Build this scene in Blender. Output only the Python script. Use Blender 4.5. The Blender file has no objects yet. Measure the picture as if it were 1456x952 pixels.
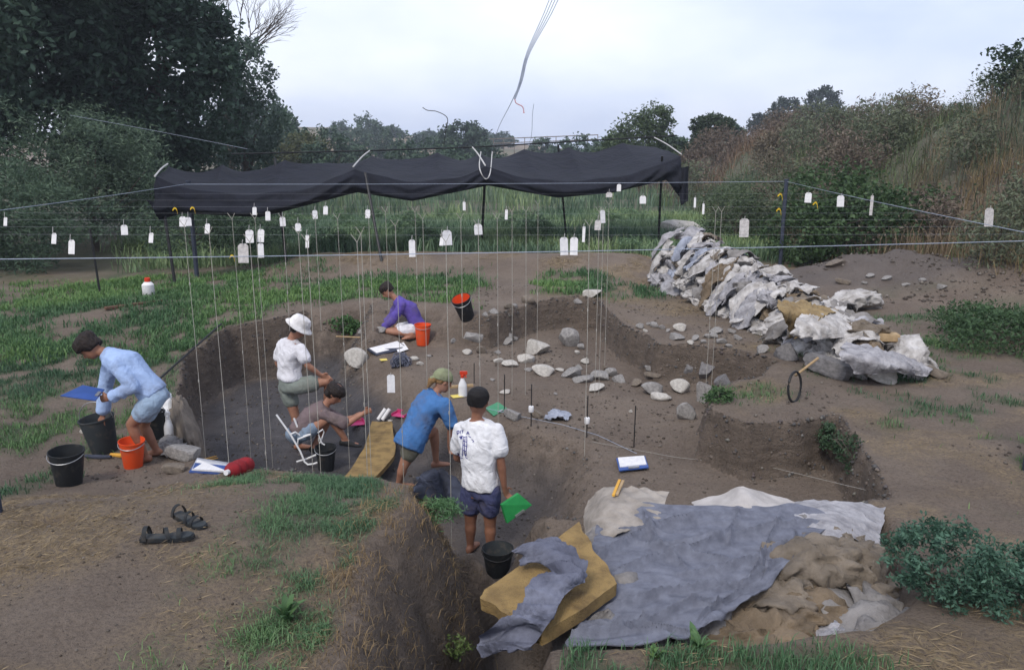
import bpy, math, random
import numpy as np
from mathutils import Vector, Matrix, Quaternion
from mathutils.bvhtree import BVHTree

random.seed(7)
rng = np.random.default_rng(11)
scene = bpy.context.scene
col = scene.collection
R = math.radians

# ------------------------------------------------------------------ camera
CAM_H, PITCH, FPX = 2.7, R(13.0), 1132.0
cam_data = bpy.data.cameras.new('camera')
cam_data.lens = 28.0
cam_data.sensor_width = 36.0
cam_data.clip_end = 3000
cam = bpy.data.objects.new('camera', cam_data)
cam.location = (0, 0, CAM_H)
cam.rotation_euler = (R(90) - PITCH, 0, 0)
col.objects.link(cam)
scene.camera = cam

# ------------------------------------------------------------------ sky and sun (overcast)
SUN_EL, SUN_ROT = R(48), R(205)
world = bpy.data.worlds.new('World')
scene.world = world
world.use_nodes = True
nt = world.node_tree
nt.nodes.clear()
out = nt.nodes.new('ShaderNodeOutputWorld')
bg = nt.nodes.new('ShaderNodeBackground')
bg.inputs['Strength'].default_value = 0.1
sky = nt.nodes.new('ShaderNodeTexSky')
sky.sky_type = 'NISHITA'
sky.sun_disc = False
sky.sun_elevation = SUN_EL
sky.sun_rotation = SUN_ROT
sky.dust_density = 2.0
tc = nt.nodes.new('ShaderNodeTexCoord')
mp = nt.nodes.new('ShaderNodeMapping')
mp.inputs['Scale'].default_value = (1.1, 1.1, 2.6)
mp.inputs['Location'].default_value = (3.4, 1.7, 0.6)
nz = nt.nodes.new('ShaderNodeTexNoise')
nz.inputs['Scale'].default_value = 1.5
nz.inputs['Detail'].default_value = 6
nz.inputs['Roughness'].default_value = 0.52
rp = nt.nodes.new('ShaderNodeValToRGB')
rp.color_ramp.elements[0].position = 0.36
rp.color_ramp.elements[0].color = (4.0, 4.6, 6.3, 1)
rp.color_ramp.elements[1].position = 0.66
rp.color_ramp.elements[1].color = (7.0, 7.2, 7.9, 1)
mx = nt.nodes.new('ShaderNodeMix')
mx.data_type = 'RGBA'
mx.inputs[0].default_value = 0.86
nt.links.new(tc.outputs['Generated'], mp.inputs['Vector'])
nt.links.new(mp.outputs['Vector'], nz.inputs['Vector'])
nt.links.new(nz.outputs['Fac'], rp.inputs['Fac'])
nt.links.new(sky.outputs['Color'], mx.inputs[6])
nt.links.new(rp.outputs['Color'], mx.inputs[7])
nt.links.new(mx.outputs[2], bg.inputs['Color'])
nt.links.new(bg.outputs['Background'], out.inputs['Surface'])

sun_data = bpy.data.lights.new('sun', 'SUN')
sun_data.energy = 1.4
sun_data.angle = R(16)
sun_data.color = (1.0, 0.95, 0.88)
sun = bpy.data.objects.new('sun', sun_data)
sun.rotation_euler = (R(90) - SUN_EL, 0, -SUN_ROT + R(180))
# direction towards the sun = (sin rot, cos rot) on the ground plane
sd = Vector((math.sin(SUN_ROT) * math.cos(SUN_EL), math.cos(SUN_ROT) * math.cos(SUN_EL), math.sin(SUN_EL)))
sun.rotation_euler = sd.to_track_quat('Z', 'Y').to_euler()
sun.location = (0, 0, 30)
col.objects.link(sun)
vs = scene.view_settings
vs.view_transform = 'Standard'
vs.look = 'None'
vs.gamma = 1.0
vs.exposure = 0.78
vs.use_curve_mapping = False
scene.cycles.use_denoising = True
scene.cycles.max_bounces = 6
scene.cycles.volume_bounces = 0
scene.cycles.transparent_max_bounces = 8

# ------------------------------------------------------------------ noise
def _h(ix, iy, iz, seed):
    ix = ix.astype(np.int64); iy = iy.astype(np.int64); iz = iz.astype(np.int64)
    h = (ix * 374761393 + iy * 668265263 + iz * 2147483647 + seed * 144665) & 0xffffffff
    h = ((h ^ (h >> 13)) * 1274126177) & 0xffffffff
    return ((h ^ (h >> 16)) & 0xffff) / 65535.0

def vnoise(x, y, seed=0, z=None):
    x = np.asarray(x, float); y = np.asarray(y, float)
    z = np.zeros_like(x) if z is None else np.asarray(z, float)
    ix, iy, iz = np.floor(x), np.floor(y), np.floor(z)
    fx, fy, fz = x - ix, y - iy, z - iz
    fx = fx * fx * (3 - 2 * fx); fy = fy * fy * (3 - 2 * fy); fz = fz * fz * (3 - 2 * fz)
    def pl(k):
        a = _h(ix, iy, iz + k, seed) * (1 - fx) + _h(ix + 1, iy, iz + k, seed) * fx
        b = _h(ix, iy + 1, iz + k, seed) * (1 - fx) + _h(ix + 1, iy + 1, iz + k, seed) * fx
        return a * (1 - fy) + b * fy
    return (pl(0) * (1 - fz) + pl(1) * fz) * 2 - 1

def fbm(x, y, seed=0, octv=4, z=None, gain=0.5):
    r = 0; a = 1.0; s = 0
    for k in range(octv):
        f = 2.03 ** k
        r = r + a * vnoise(np.asarray(x) * f, np.asarray(y) * f, seed + 17 * k, None if z is None else np.asarray(z) * f)
        s += a; a *= gain
    return r / s

def S(t):
    t = np.clip(t, 0, 1)
    return t * t * (3 - 2 * t)

def sd_poly(x, y, poly):
    x = np.asarray(x, float); y = np.asarray(y, float)
    d = np.full(x.shape, 1e9); inside = np.zeros(x.shape, bool)
    n = len(poly)
    for i in range(n):
        ax, ay = poly[i]; bx, by = poly[(i + 1) % n]
        ex, ey = bx - ax, by - ay
        t = np.clip(((x - ax) * ex + (y - ay) * ey) / (ex * ex + ey * ey), 0, 1)
        dx, dy = x - ax - t * ex, y - ay - t * ey
        d = np.minimum(d, dx * dx + dy * dy)
        c = ((ay > y) != (by > y)) & (x < (bx - ax) * (y - ay) / (by - ay + 1e-12) + ax)
        inside ^= c
    d = np.sqrt(d)
    return np.where(inside, -d, d)

def sd_line(x, y, pts):
    d = np.full(np.shape(x), 1e9)
    for (ax, ay), (bx, by) in zip(pts, pts[1:]):
        ex, ey = bx - ax, by - ay
        t = np.clip(((x - ax) * ex + (y - ay) * ey) / (ex * ex + ey * ey), 0, 1)
        d = np.minimum(d, (x - ax - t * ex) ** 2 + (y - ay - t * ey) ** 2)
    return np.sqrt(d)

# ------------------------------------------------------------------ terrain
PIT_A = [(0.4, 6.05), (1.9, 6.0), (3.0, 5.85), (3.32, 7.2), (3.42, 7.95), (2.95, 7.72), (2.4, 7.7), (2.12, 8.15), (2.35, 8.9), (3.15, 9.45),
         (3.5, 10.1), (3.1, 10.7), (2.55, 11.1), (2.15, 11.15), (1.8, 12.7), (1.62, 14.4), (1.0, 14.55), (.4, 14.3), (-.4, 13.0),
         (-1.1, 14.0), (-2.2, 14.6), (-2.7, 14.0), (-2.7, 11.4), (-1.5, 9.4), (-0.2, 8.2), (0.1, 6.4)]
PIT_C = [(-.2, 3.6), (1.2, 3.72), (2.0, 3.85), (2.5, 4.3), (2.75, 5.0), (2.95, 6.2), (.2, 6.8)]
PIT_B = [(-2.75, 6.75), (-1.9, 6.25), (-1.2, 6.05), (-0.8, 5.75), (-0.72, 5.1), (-0.86, 4.4), (-0.82, 3.0), (0.15, 3.1), (0.3, 4.3),
         (0.5, 6.2), (0.9, 7.2), (1.0, 8.55), (-0.25, 9.75), (-1.3, 11.1), (-2.1, 12.7), (-2.5, 14.9), (-3.4, 14.4), (-4.1, 13.7),
         (-4.8, 13.2), (-5.0, 11.8), (-4.5, 10.3), (-3.75, 8.5), (-3.1, 7.4)]
AB_EDGE = [(.62, 6.5), (0.9, 7.2), (1.0, 8.55), (-0.25, 9.75), (-1.3, 11.1), (-2.1, 12.7), (-2.45, 14.3)]
HILL = [(9.6, -5), (9.9, 8), (9.6, 12.5), (7.0, 18.3), (6.6, 25), (7.5, 45), (8, 90), (25, 170), (60, 400), (400, 400), (400, -5)]

def base_h(x, y):
    z = 0.40 * S((6.95 - y) / 2.6) * S((0.45 - x) / 1.0) * (1 - 0.55 * S((-x - 2.5) / 2.5))
    z = z + 0.16 * S((5.0 - y) / 1.4) * S((x + 0.2) / .6)
    z = z - 0.5 * S((-x - 1.9) / 1.7) * S((y - 4.9) / 3.0) * (1 - S((y - 9.2) / 6.0) * .85)
    z = z + 0.38 * np.exp(-((y - 18.6 + .1 * x) / 1.25) ** 2) * S((x + 6.5) / 2) * S((4.2 - x) / 1.5)
    z = z + 0.12 * np.exp(-((y - 15.2) / .8) ** 2) * S((x + .4) / .8) * S((3 - x) / .8)
    hp = 0.62 * np.exp(-((x - 7.6) / 1.9) ** 2 - ((y - 16.3) / 1.1) ** 2) + .5 * np.exp(-((x - 9.6) / 1.5) ** 2 - ((y - 15) / 1.2) ** 2)
    z = z + hp * (1 + .25 * fbm(x * 2, y * 2, 5, 3))
    z = z - 0.25 * S((-x - 6) / 5) * S((y - 9) / 8)
    d = -sd_poly(x, y, HILL)
    z = z + np.where(d > 0, 1, 0) * ((3.0 + 1.1 * S((x - 11) / 4) * S((30 - y) / 8)) * S(d / 8.0) + 0.045 * np.clip(d - 4, 0, 90) + .35 * fbm(x * .25, y * .25, 3, 3) * S(d / 3))
    z = z - .13 * np.exp(-(((x + 3.12) / .16) ** 2 + ((y - 4.92) / .12) ** 2))
    # distant golden hill, plain rising far away
    far = S((y - 110) / 160)
    z = z + far * (9.5 * np.exp(-((x + 80) / 75) ** 2) + 1.2 + 1.5 * fbm(x * .02, y * .02, 9, 3))
    return z

def height(x, y):
    x = np.asarray(x, float); y = np.asarray(y, float)
    z = base_h(x, y)
    near = 1 - S((y - 22) / 20)
    z = z + near * (0.045 * fbm(x * .9, y * .9, 21, 3) + 0.018 * fbm(x * 4.5, y * 4.5, 31, 4)) + (1 - near) * .25 * fbm(x * .12, y * .12, 8, 3)
    jit = 0.07 * fbm(x * 2.2, y * 2.2, 41, 4) + .02 * fbm(x * 9, y * 9, 47, 3)
    ok = (np.abs(x) < 8) & (y > 2) & (y < 19)
    da = np.where(ok, sd_poly(x, y, PIT_A) + jit, 9)
    db = np.where(ok, sd_poly(x, y, PIT_B) + jit, 9)
    rough = .012 * fbm(x * 7, y * 7, 51, 4)
    fa = -0.56 + 0.05 * fbm(x * 1.3, y * 1.3, 61, 3) + rough + 0.05 * S((y - 10) / 4)
    wa = 0.13 + 0.9 * S((-.3 - x) / .8) * S((y - 12.3) / 1.0) + .18 * S((y - 9.3) / .3) * S((x - 2.3) / .3) * S((10.2 - y) / .4)
    ta = S(-da / wa)
    z = z * (1 - ta) + fa * ta
    dc = np.where(ok, sd_poly(x, y, PIT_C) + jit * .6, 9)
    tc_ = S(-dc / .3)
    z = np.where(tc_ > 0, np.minimum(z, z * (1 - tc_) - .26 * tc_), z)
    fb = -1.16 + 0.05 * fbm(x * 1.1, y * 1.1, 71, 3) + rough * 1.6 + .10 * S((x + .2) / .9)
    wb = 0.17 + (.55 + .4 * S((y - 8.8) / 1.2)) * S((1.35 - np.where(ok, sd_line(x, y, AB_EDGE), 9)) / .3) \
        + .62 * S((x + 1.6) / .5) * S((6.3 - y) / .7) * S((-.0 - x) / .25) + .25 * S((-x - 2.8) / .8) * S((10.5 - y) / 1.5)
    tb = S(-db / wb)
    fb = np.minimum(fb, z)
    z = z * (1 - tb) + fb * tb
    # clods on the cut faces
    face = 4 * (ta * (1 - ta) + tb * (1 - tb))
    z = z + face * (.05 * fbm(x * 5, y * 5, 83, 3) + .04 * fbm(x * 13, y * 13, 81, 3))
    return z

def hz(x, y):
    return float(height(np.array([x]), np.array([y]))[0])

def pix_dir(px, py):
    xc, yc = (px - 728) / FPX, -(py - 476) / FPX
    return np.array([xc, math.cos(PITCH) + yc * math.sin(PITCH), -math.sin(PITCH) + yc * math.cos(PITCH)])

def at_z(px, py, z):
    d = pix_dir(px, py); t = (z - CAM_H) / d[2]
    return Vector((d[0] * t, d[1] * t, z))

def at_y(px, py, y):
    d = pix_dir(px, py); t = y / d[1]
    return Vector((d[0] * t, y, CAM_H + d[2] * t))

def ground(px, py, lift=0.0):
    d = pix_dir(px, py)
    t = np.concatenate([np.arange(2.5, 25, .01), np.arange(25, 120, .1)])
    h = height(d[0] * t, d[1] * t)
    k = int(np.argmax(CAM_H + d[2] * t < h))
    return Vector((d[0] * t[k], d[1] * t[k], float(h[k]) + lift))

# ------------------------------------------------------------------ mesh helpers
def tag(o, label, cat=None, group=None, kind=None):
    o['label'] = label
    if cat: o['category'] = cat
    if group: o['group'] = group
    if kind: o['kind'] = kind
    return o

def thing(name, label, cat, loc=(0, 0, 0), rz=0.0, group=None):
    o = bpy.data.objects.new(name, None)
    o.empty_display_size = .1
    o.location = loc; o.rotation_euler = (0, 0, rz)
    col.objects.link(o)
    return tag(o, label, cat, group)

def link_mesh(name, me, m=None, parent=None, loc=None):
    o = bpy.data.objects.new(name, me)
    if m and not me.materials: me.materials.append(m)
    col.objects.link(o)
    if parent: o.parent = parent
    if loc is not None: o.location = loc
    return o

def np_mesh(name, v, f, colors=None, smooth=False):
    """v (n,3); f (m,k) array with k = 3 or 4"""
    v = np.asarray(v, np.float32); f = np.asarray(f, np.int32)
    me = bpy.data.meshes.new(name)
    k = f.shape[1]
    me.vertices.add(len(v)); me.vertices.foreach_set('co', v.ravel())
    me.loops.add(f.size); me.loops.foreach_set('vertex_index', f.ravel())
    me.polygons.add(len(f))
    me.polygons.foreach_set('loop_start', np.arange(0, f.size, k, dtype=np.int32))
    me.polygons.foreach_set('loop_total', np.full(len(f), k, np.int32))
    if smooth: me.polygons.foreach_set('use_smooth', np.ones(len(f), bool))
    me.update(calc_edges=True)
    if colors is not None:
        a = me.color_attributes.new('Col', 'FLOAT_COLOR', 'POINT')
        c = np.ones((len(v), 4), np.float32); c[:, :colors.shape[1]] = colors
        a.data.foreach_set('color', c.ravel())
    return me

def grid_faces(r, c, off=0, wrap=False):
    i = np.arange(r - 1)[:, None]; j = np.arange(c if wrap else c - 1)[None, :]
    j2 = (j + 1) % c
    a = i * c + j; b = i * c + j2; d = (i + 1) * c + j2; e = (i + 1) * c + j
    return np.stack([a, b, d, e], -1).reshape(-1, 4) + off

class MB:
    """collects shapes, builds ONE mesh object"""
    def __init__(s): s.v = []; s.f = []
    def raw(s, v, f):
        o = len(s.v); s.v += [tuple(p) for p in v]; s.f += [tuple(int(i) + o for i in q) for q in f]; return s
    def box(s, c, size, rot=None, taper=1.0):
        c = Vector(c); hx, hy, hz_ = size[0] / 2, size[1] / 2, size[2] / 2
        v = []
        for z in (-1, 1):
            k = taper if z > 0 else 1
            for x, y in ((-1, -1), (1, -1), (1, 1), (-1, 1)):
                p = Vector((x * hx * k, y * hy * k, z * hz_))
                v.append((rot @ p if rot else p) + c)
        return s.raw(v, [(3, 2, 1, 0), (4, 5, 6, 7), (0, 1, 5, 4), (1, 2, 6, 5), (2, 3, 7, 6), (3, 0, 4, 7)])
    def tube(s, pts, r, n=6, cap=True):
        pts = [Vector(p) for p in pts]; rs = r if isinstance(r, (list, tuple)) else [r] * len(pts)
        up = Vector((0.13, 0.31, 1)).normalized(); v = []; f = []
        for i, p in enumerate(pts):
            t = (pts[min(i + 1, len(pts) - 1)] - pts[max(i - 1, 0)]).normalized()
            a = t.cross(up)
            if a.length < .05: a = t.cross(Vector((1, 0, 0)))
            a.normalize(); b = t.cross(a)
            for k in range(n):
                w = 2 * math.pi * k / n
                v.append(p + a * (math.cos(w) * rs[i]) + b * (math.sin(w) * rs[i]))
        for i in range(len(pts) - 1):
            for k in range(n):
                f.append((i * n + k, i * n + (k + 1) % n, (i + 1) * n + (k + 1) % n, (i + 1) * n + k))
        if cap:
            f.append(tuple(range(n - 1, -1, -1))); f.append(tuple((len(pts) - 1) * n + k for k in range(n)))
        return s.raw(v, f)
    def lathe(s, prof, n=24, mat=None, top=True):
        v = []; f = []
        for r, z in prof:
            for k in range(n):
                w = 2 * math.pi * k / n
                p = Vector((r * math.cos(w), r * math.sin(w), z)); v.append(mat @ p if mat else p)
        for i in range(len(prof) - 1):
            for k in range(n):
                f.append((i * n + k, i * n + (k + 1) % n, (i + 1) * n + (k + 1) % n, (i + 1) * n + k))
        if prof[0][0] > 1e-4: f.append(tuple(range(n - 1, -1, -1)))
        if top and prof[-1][0] > 1e-4: f.append(tuple((len(prof) - 1) * n + k for k in range(n)))
        return s.raw(v, f)
    def loft(s, rings):
        """rings of equal-length point lists, capped"""
        n = len(rings[0]); v = [p for r in rings for p in r]; f = []
        for i in range(len(rings) - 1):
            for k in range(n):
                f.append((i * n + k, i * n + (k + 1) % n, (i + 1) * n + (k + 1) % n, (i + 1) * n + k))
        f.append(tuple(range(n - 1, -1, -1))); f.append(tuple((len(rings) - 1) * n + k for k in range(n)))
        return s.raw(v, f)
    def mesh(s, name, smooth=True):
        me = bpy.data.meshes.new(name); me.from_pydata(s.v, [], s.f); me.update()
        if smooth: me.polygons.foreach_set('use_smooth', [True] * len(me.polygons)); me.set_sharp_from_angle(angle=R(40))
        return me
    def build(s, name, m, parent=None, smooth=True, loc=None):
        return link_mesh(name, s.mesh(name, smooth), m, parent, loc)

# ------------------------------------------------------------------ materials
def mat(name, c1, c2=None, scale=8.0, rough=.75, bump=.0, bscale=40.0, detail=5, metal=0.0, spec=.3, coords='Object', contrast=(.35, .65), trans=0.0, bdist=.01, crease=0.0, cscale=6.0):
    m = bpy.data.materials.new(name); m.use_nodes = True
    n = m.node_tree; b = n.nodes['Principled BSDF']
    b.inputs['Roughness'].default_value = rough
    b.inputs['Metallic'].default_value = metal
    b.inputs['Specular IOR Level'].default_value = spec
    c2 = c2 or tuple(min(1, v * .72) for v in c1)
    t = n.nodes.new('ShaderNodeTexCoord')
    no = n.nodes.new('ShaderNodeTexNoise'); no.inputs['Scale'].default_value = scale; no.inputs['Detail'].default_value = detail
    no.inputs['Roughness'].default_value = .62
    r = n.nodes.new('ShaderNodeValToRGB')
    r.color_ramp.elements[0].position = contrast[0]; r.color_ramp.elements[0].color = (*c2, 1)
    r.color_ramp.elements[1].position = contrast[1]; r.color_ramp.elements[1].color = (*c1, 1)
    n.links.new(t.outputs[coords], no.inputs['Vector']); n.links.new(no.outputs['Fac'], r.inputs['Fac'])
    n.links.new(r.outputs['Color'], b.inputs['Base Color'])
    if bump:
        bn = n.nodes.new('ShaderNodeTexNoise'); bn.inputs['Scale'].default_value = bscale; bn.inputs['Detail'].default_value = 6
        bp = n.nodes.new('ShaderNodeBump'); bp.inputs['Strength'].default_value = bump; bp.inputs['Distance'].default_value = bdist
        n.links.new(t.outputs[coords], bn.inputs['Vector']); n.links.new(bn.outputs['Fac'], bp.inputs['Height'])
        n.links.new(bp.outputs['Normal'], b.inputs['Normal'])
        if crease:   # sharp fold lines: ridged noise
            wn = n.nodes.new('ShaderNodeTexNoise'); wn.inputs['Scale'].default_value = cscale; wn.inputs['Detail'].default_value = 3; wn.inputs['Distortion'].default_value = .6
            s1 = n.nodes.new('ShaderNodeMath'); s1.operation = 'SUBTRACT'; s1.inputs[1].default_value = .5
            s2 = n.nodes.new('ShaderNodeMath'); s2.operation = 'ABSOLUTE'
            s3 = n.nodes.new('ShaderNodeMath'); s3.operation = 'SUBTRACT'; s3.inputs[0].default_value = .5
            bq = n.nodes.new('ShaderNodeBump'); bq.inputs['Strength'].default_value = crease; bq.inputs['Distance'].default_value = .35 / cscale
            n.links.new(t.outputs[coords], wn.inputs['Vector']); n.links.new(wn.outputs['Fac'], s1.inputs[0]); n.links.new(s1.outputs[0], s2.inputs[0]); n.links.new(s2.outputs[0], s3.inputs[1])
            n.links.new(s3.outputs[0], bq.inputs['Height']); n.links.new(bp.outputs['Normal'], bq.inputs['Normal']); n.links.new(bq.outputs['Normal'], b.inputs['Normal'])
    if trans:
        tr = n.nodes.new('ShaderNodeBsdfTranslucent'); ms = n.nodes.new('ShaderNodeMixShader'); ms.inputs[0].default_value = trans
        n.links.new(r.outputs['Color'], tr.inputs['Color'])
        o = n.nodes['Material Output']
        n.links.new(b.outputs[0], ms.inputs[1]); n.links.new(tr.outputs[0], ms.inputs[2]); n.links.new(ms.outputs[0], o.inputs['Surface'])
    return m

def leaf_mat(name, trans=.22, rough=.6):
    m = bpy.data.materials.new(name); m.use_nodes = True
    n = m.node_tree; b = n.nodes['Principled BSDF']; b.inputs['Roughness'].default_value = rough
    b.inputs['Specular IOR Level'].default_value = .25
    a = n.nodes.new('ShaderNodeAttribute'); a.attribute_name = 'Col'
    tr = n.nodes.new('ShaderNodeBsdfTranslucent'); ms = n.nodes.new('ShaderNodeMixShader'); ms.inputs[0].default_value = trans
    n.links.new(a.outputs['Color'], b.inputs['Base Color']); n.links.new(a.outputs['Color'], tr.inputs['Color'])
    n.links.new(b.outputs[0], ms.inputs[1]); n.links.new(tr.outputs[0], ms.inputs[2])
    n.links.new(ms.outputs[0], n.nodes['Material Output'].inputs['Surface'])
    return m

M = {}
M['leaf'] = leaf_mat('foliage')
M['grassblade'] = leaf_mat('grass_blades', .3, .55)
M['bark'] = mat('bark', (.10, .08, .065), (.045, .036, .03), 6, .9, .6, 20)

def ground_material():
    m = bpy.data.materials.new('excavated_earth'); m.use_nodes = True
    n = m.node_tree; L = n.links.new; b = n.nodes['Principled BSDF']
    def N(t, **k):
        q = n.nodes.new(t)
        for a, v in k.items(): setattr(q, a, v)
        return q
    geo = N('ShaderNodeNewGeometry'); att = N('ShaderNodeAttribute', attribute_name='Col')
    sep = N('ShaderNodeSeparateColor'); L(att.outputs['Color'], sep.inputs['Color'])
    def noise(scale, detail=6, rough=.6):
        q = N('ShaderNodeTexNoise'); q.inputs['Scale'].default_value = scale; q.inputs['Detail'].default_value = detail
        q.inputs['Roughness'].default_value = rough; L(geo.outputs['Position'], q.inputs['Vector']); return q
    def ramp(src, p0, c0, p1, c1):
        q = N('ShaderNodeValToRGB'); e = q.color_ramp.elements
        e[0].position = p0; e[0].color = (*c0, 1); e[1].position = p1; e[1].color = (*c1, 1); L(src, q.inputs['Fac']); return q
    def mixc(fac, a, c):
        q = N('ShaderNodeMix', data_type='RGBA'); L(fac, q.inputs[0]); L(a, q.inputs[6]); L(c, q.inputs[7]); return q.outputs[2]
    def mathn(op, a, v=None, c=None):
        q = N('ShaderNodeMath', operation=op, use_clamp=True); L(a, q.inputs[0])
        if v is not None: q.inputs[1].default_value = v
        if c is not None: L(c, q.inputs[1])
        return q.outputs[0]
    n1, n2, n3, n4 = noise(1.1), noise(7), noise(38, 8, .7), noise(2.6, 7, .65)
    dry = ramp(n1.outputs['Fac'], .35, (.135, .102, .080), .66, (.245, .196, .155)).outputs['Color']
    fine = ramp(n3.outputs['Fac'], .30, (.052, .039, .030), .54, (.20, .158, .125)).outputs['Color']
    f1 = N('ShaderNodeMix', data_type='RGBA'); f1.inputs[0].default_value = .5; L(dry, f1.inputs[6]); L(fine, f1.inputs[7])
    c = f1.outputs[2]
    # pale pebbles and crumbs
    vor = N('ShaderNodeTexVoronoi'); vor.inputs['Scale'].default_value = 26; L(geo.outputs['Position'], vor.inputs['Vector'])
    peb = ramp(vor.outputs['Distance'], .10, (1, 1, 1), .17, (0, 0, 0)).outputs['Color']
    pm = mathn('MULTIPLY', peb, c=ramp(n4.outputs['Fac'], .55, (0, 0, 0), .66, (.7, .7, .7)).outputs['Color'])
    pc = N('ShaderNodeRGB'); pc.outputs[0].default_value = (.27, .25, .225, 1)
    c = mixc(pm, c, pc.outputs[0])
    # straw litter
    straw = ramp(n2.outputs['Fac'], .3, (.17, .125, .075), .7, (.33, .25, .15)).outputs['Color']
    sm = mathn('MULTIPLY', sep.outputs['Blue'], c=ramp(n3.outputs['Fac'], .40, (0, 0, 0), .56, (1, 1, 1)).outputs['Color'])
    c = mixc(sm, c, straw)
    # short turf under the blades
    turf = ramp(n2.outputs['Fac'], .3, (.036, .066, .034), .7, (.085, .118, .060)).outputs['Color']
    gm = mathn('MULTIPLY', sep.outputs['Red'], c=ramp(n3.outputs['Fac'], .3, (.25, .25, .25), .6, (1, 1, 1)).outputs['Color'])
    c = mixc(gm, c, turf)
    # cut section: darker earth colour on steep faces, with horizontal banding
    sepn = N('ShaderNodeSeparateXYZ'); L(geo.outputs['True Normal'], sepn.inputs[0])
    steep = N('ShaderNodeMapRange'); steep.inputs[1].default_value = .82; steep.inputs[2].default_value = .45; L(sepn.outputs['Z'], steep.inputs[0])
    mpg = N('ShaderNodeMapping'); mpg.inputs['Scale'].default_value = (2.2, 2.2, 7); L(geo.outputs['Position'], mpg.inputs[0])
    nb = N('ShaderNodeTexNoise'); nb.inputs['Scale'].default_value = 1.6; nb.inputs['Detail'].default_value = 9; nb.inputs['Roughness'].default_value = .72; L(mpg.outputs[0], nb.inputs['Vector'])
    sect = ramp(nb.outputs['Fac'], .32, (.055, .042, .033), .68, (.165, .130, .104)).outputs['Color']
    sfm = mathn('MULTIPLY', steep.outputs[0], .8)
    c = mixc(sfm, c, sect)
    # wet grey clay in the deep trench
    wetc = ramp(n4.outputs['Fac'], .35, (.058, .054, .056), .68, (.108, .100, .102)).outputs['Color']
    c = mixc(sep.outputs['Green'], c, wetc)
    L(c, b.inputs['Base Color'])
    rr = N('ShaderNodeMapRange'); rr.inputs[3].default_value = .92; rr.inputs[4].default_value = .5; L(sep.outputs['Green'], rr.inputs[0])
    L(rr.outputs[0], b.inputs['Roughness']); b.inputs['Specular IOR Level'].default_value = .25
    add = N('ShaderNodeMath', operation='ADD'); L(n3.outputs['Fac'], add.inputs[0]); L(n2.outputs['Fac'], add.inputs[1])
    ad2 = N('ShaderNodeMath', operation='ADD'); L(add.outputs[0], ad2.inputs[0]); L(peb, ad2.inputs[1])
    bp = N('ShaderNodeBump'); bp.inputs['Strength'].default_value = 1.0; bp.inputs['Distance'].default_value = .045
    L(ad2.outputs[0], bp.inputs['Height']); L(bp.outputs['Normal'], b.inputs['Normal'])
    return m
M['ground'] = ground_material()

def axis(dense0, dense1, step, far0, far1, g=1.07):
    a = list(np.arange(dense0, dense1 + 1e-6, step))
    s = step; p = a[-1]
    while p < far1:
        s = s * g; p = p + s; a.append(p)
    s = step; p = a[0]; lo = []
    while p > far0:
        s = s * g; p = p - s; lo.append(p)
    return np.array(lo[::-1] + a)

def grass_mask(x, y):
    """where turf grows (0..1) on the ground"""
    n = fbm(x * .8, y * .8, 101, 4); n2 = fbm(x * 2.6, y * 2.6, 111, 3)
    pit = np.minimum(sd_poly(x, y, PIT_A), sd_poly(x, y, PIT_B))
    g = np.zeros_like(x)
    # right half of the front bank and its rim
    g = np.maximum(g, S((x + 1.95) / .8) * S((6.3 - y) / .3) * S((-.45 - x) / .25) * S(.92 + 1.1 * n + 1.1 * n2))
    g = np.maximum(g, S((x + 2.7) / .6) * np.exp(-((y - 6.0 - .12 * (x + 1)) / .34) ** 2) * S((-.3 - x) / .3) * .9)
    # strip in front of the covered pile
    g = np.maximum(g, S((x + .35) / .3) * S((3.8 - y) / .25) * S((2.3 - x) / .6) * S(.55 + 1.6 * n))
    # left low ground, banks behind the deep pit
    g = np.maximum(g, S((-x - 4.15) / .5) * S((y - 5.2) / .6) * S((26 - y) / 5) * S(.55 + 1.2 * n + .5 * n2))
    g = np.maximum(g, S((-x - .2) / .8) * S((y - 12.6 - .0 * x) / 1.2) * S((17.8 - y) / .8) * S(.8 + 1.2 * n))
    g = np.maximum(g, S((-x - 3.5) / 1.5) * S((y - 10.5) / 1.2) * S((24 - y) / 3) * S(.65 + 1.3 * n))
    g = np.maximum(g, S((x + 1.4) / .8) * S((y - 14.3) / .7) * S((17.6 - y) / .6) * S((3.2 - x) / .6) * S(.45 + 1.5 * n))
    g = np.maximum(g, S((y - 19.6) / 1.0) * (.75 + .25 * n) * (1 - .97 * S((y - 110) / 50) * S(.9 + 1.2 * fbm(x * .03, y * .03, 77, 3))))
    # right hand trampled ground
    g = np.maximum(g, S((x - 3.4) / .8) * S((12.5 - y) / 2) * S((y - 5) / 1) * S(.66 + 1.4 * n + 1.0 * n2))
    g = np.maximum(g, S((x - 5.0) / .6) * S((y - 9.0) / 1) * S((90 - y) / 30) * S(.45 + 1.4 * n))
    g = np.maximum(g, np.exp(-(((x - 2.6) / .55) ** 2 + ((y - 8.75) / .35) ** 2)) * S(.6 + 1.5 * n2))
    g = np.maximum(g, np.exp(-(((x - 1.7) / .6) ** 2 + ((y - 14.9) / .5) ** 2)) * .8)
    g = g * S((pit - .0) / .12)
    heap = np.exp(-((x - 7.6) / 1.9) ** 2 - ((y - 16.3) / 1.1) ** 2)
    br = S(.85 + 1.5 * fbm(x * 3.3, y * 3.3, 121, 3)); br = br * (1 - S((y - 19) / 2)) + S((y - 19) / 2)
    return np.clip(g * br * (1 - S(heap * 2.5)), 0, 1)

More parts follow.
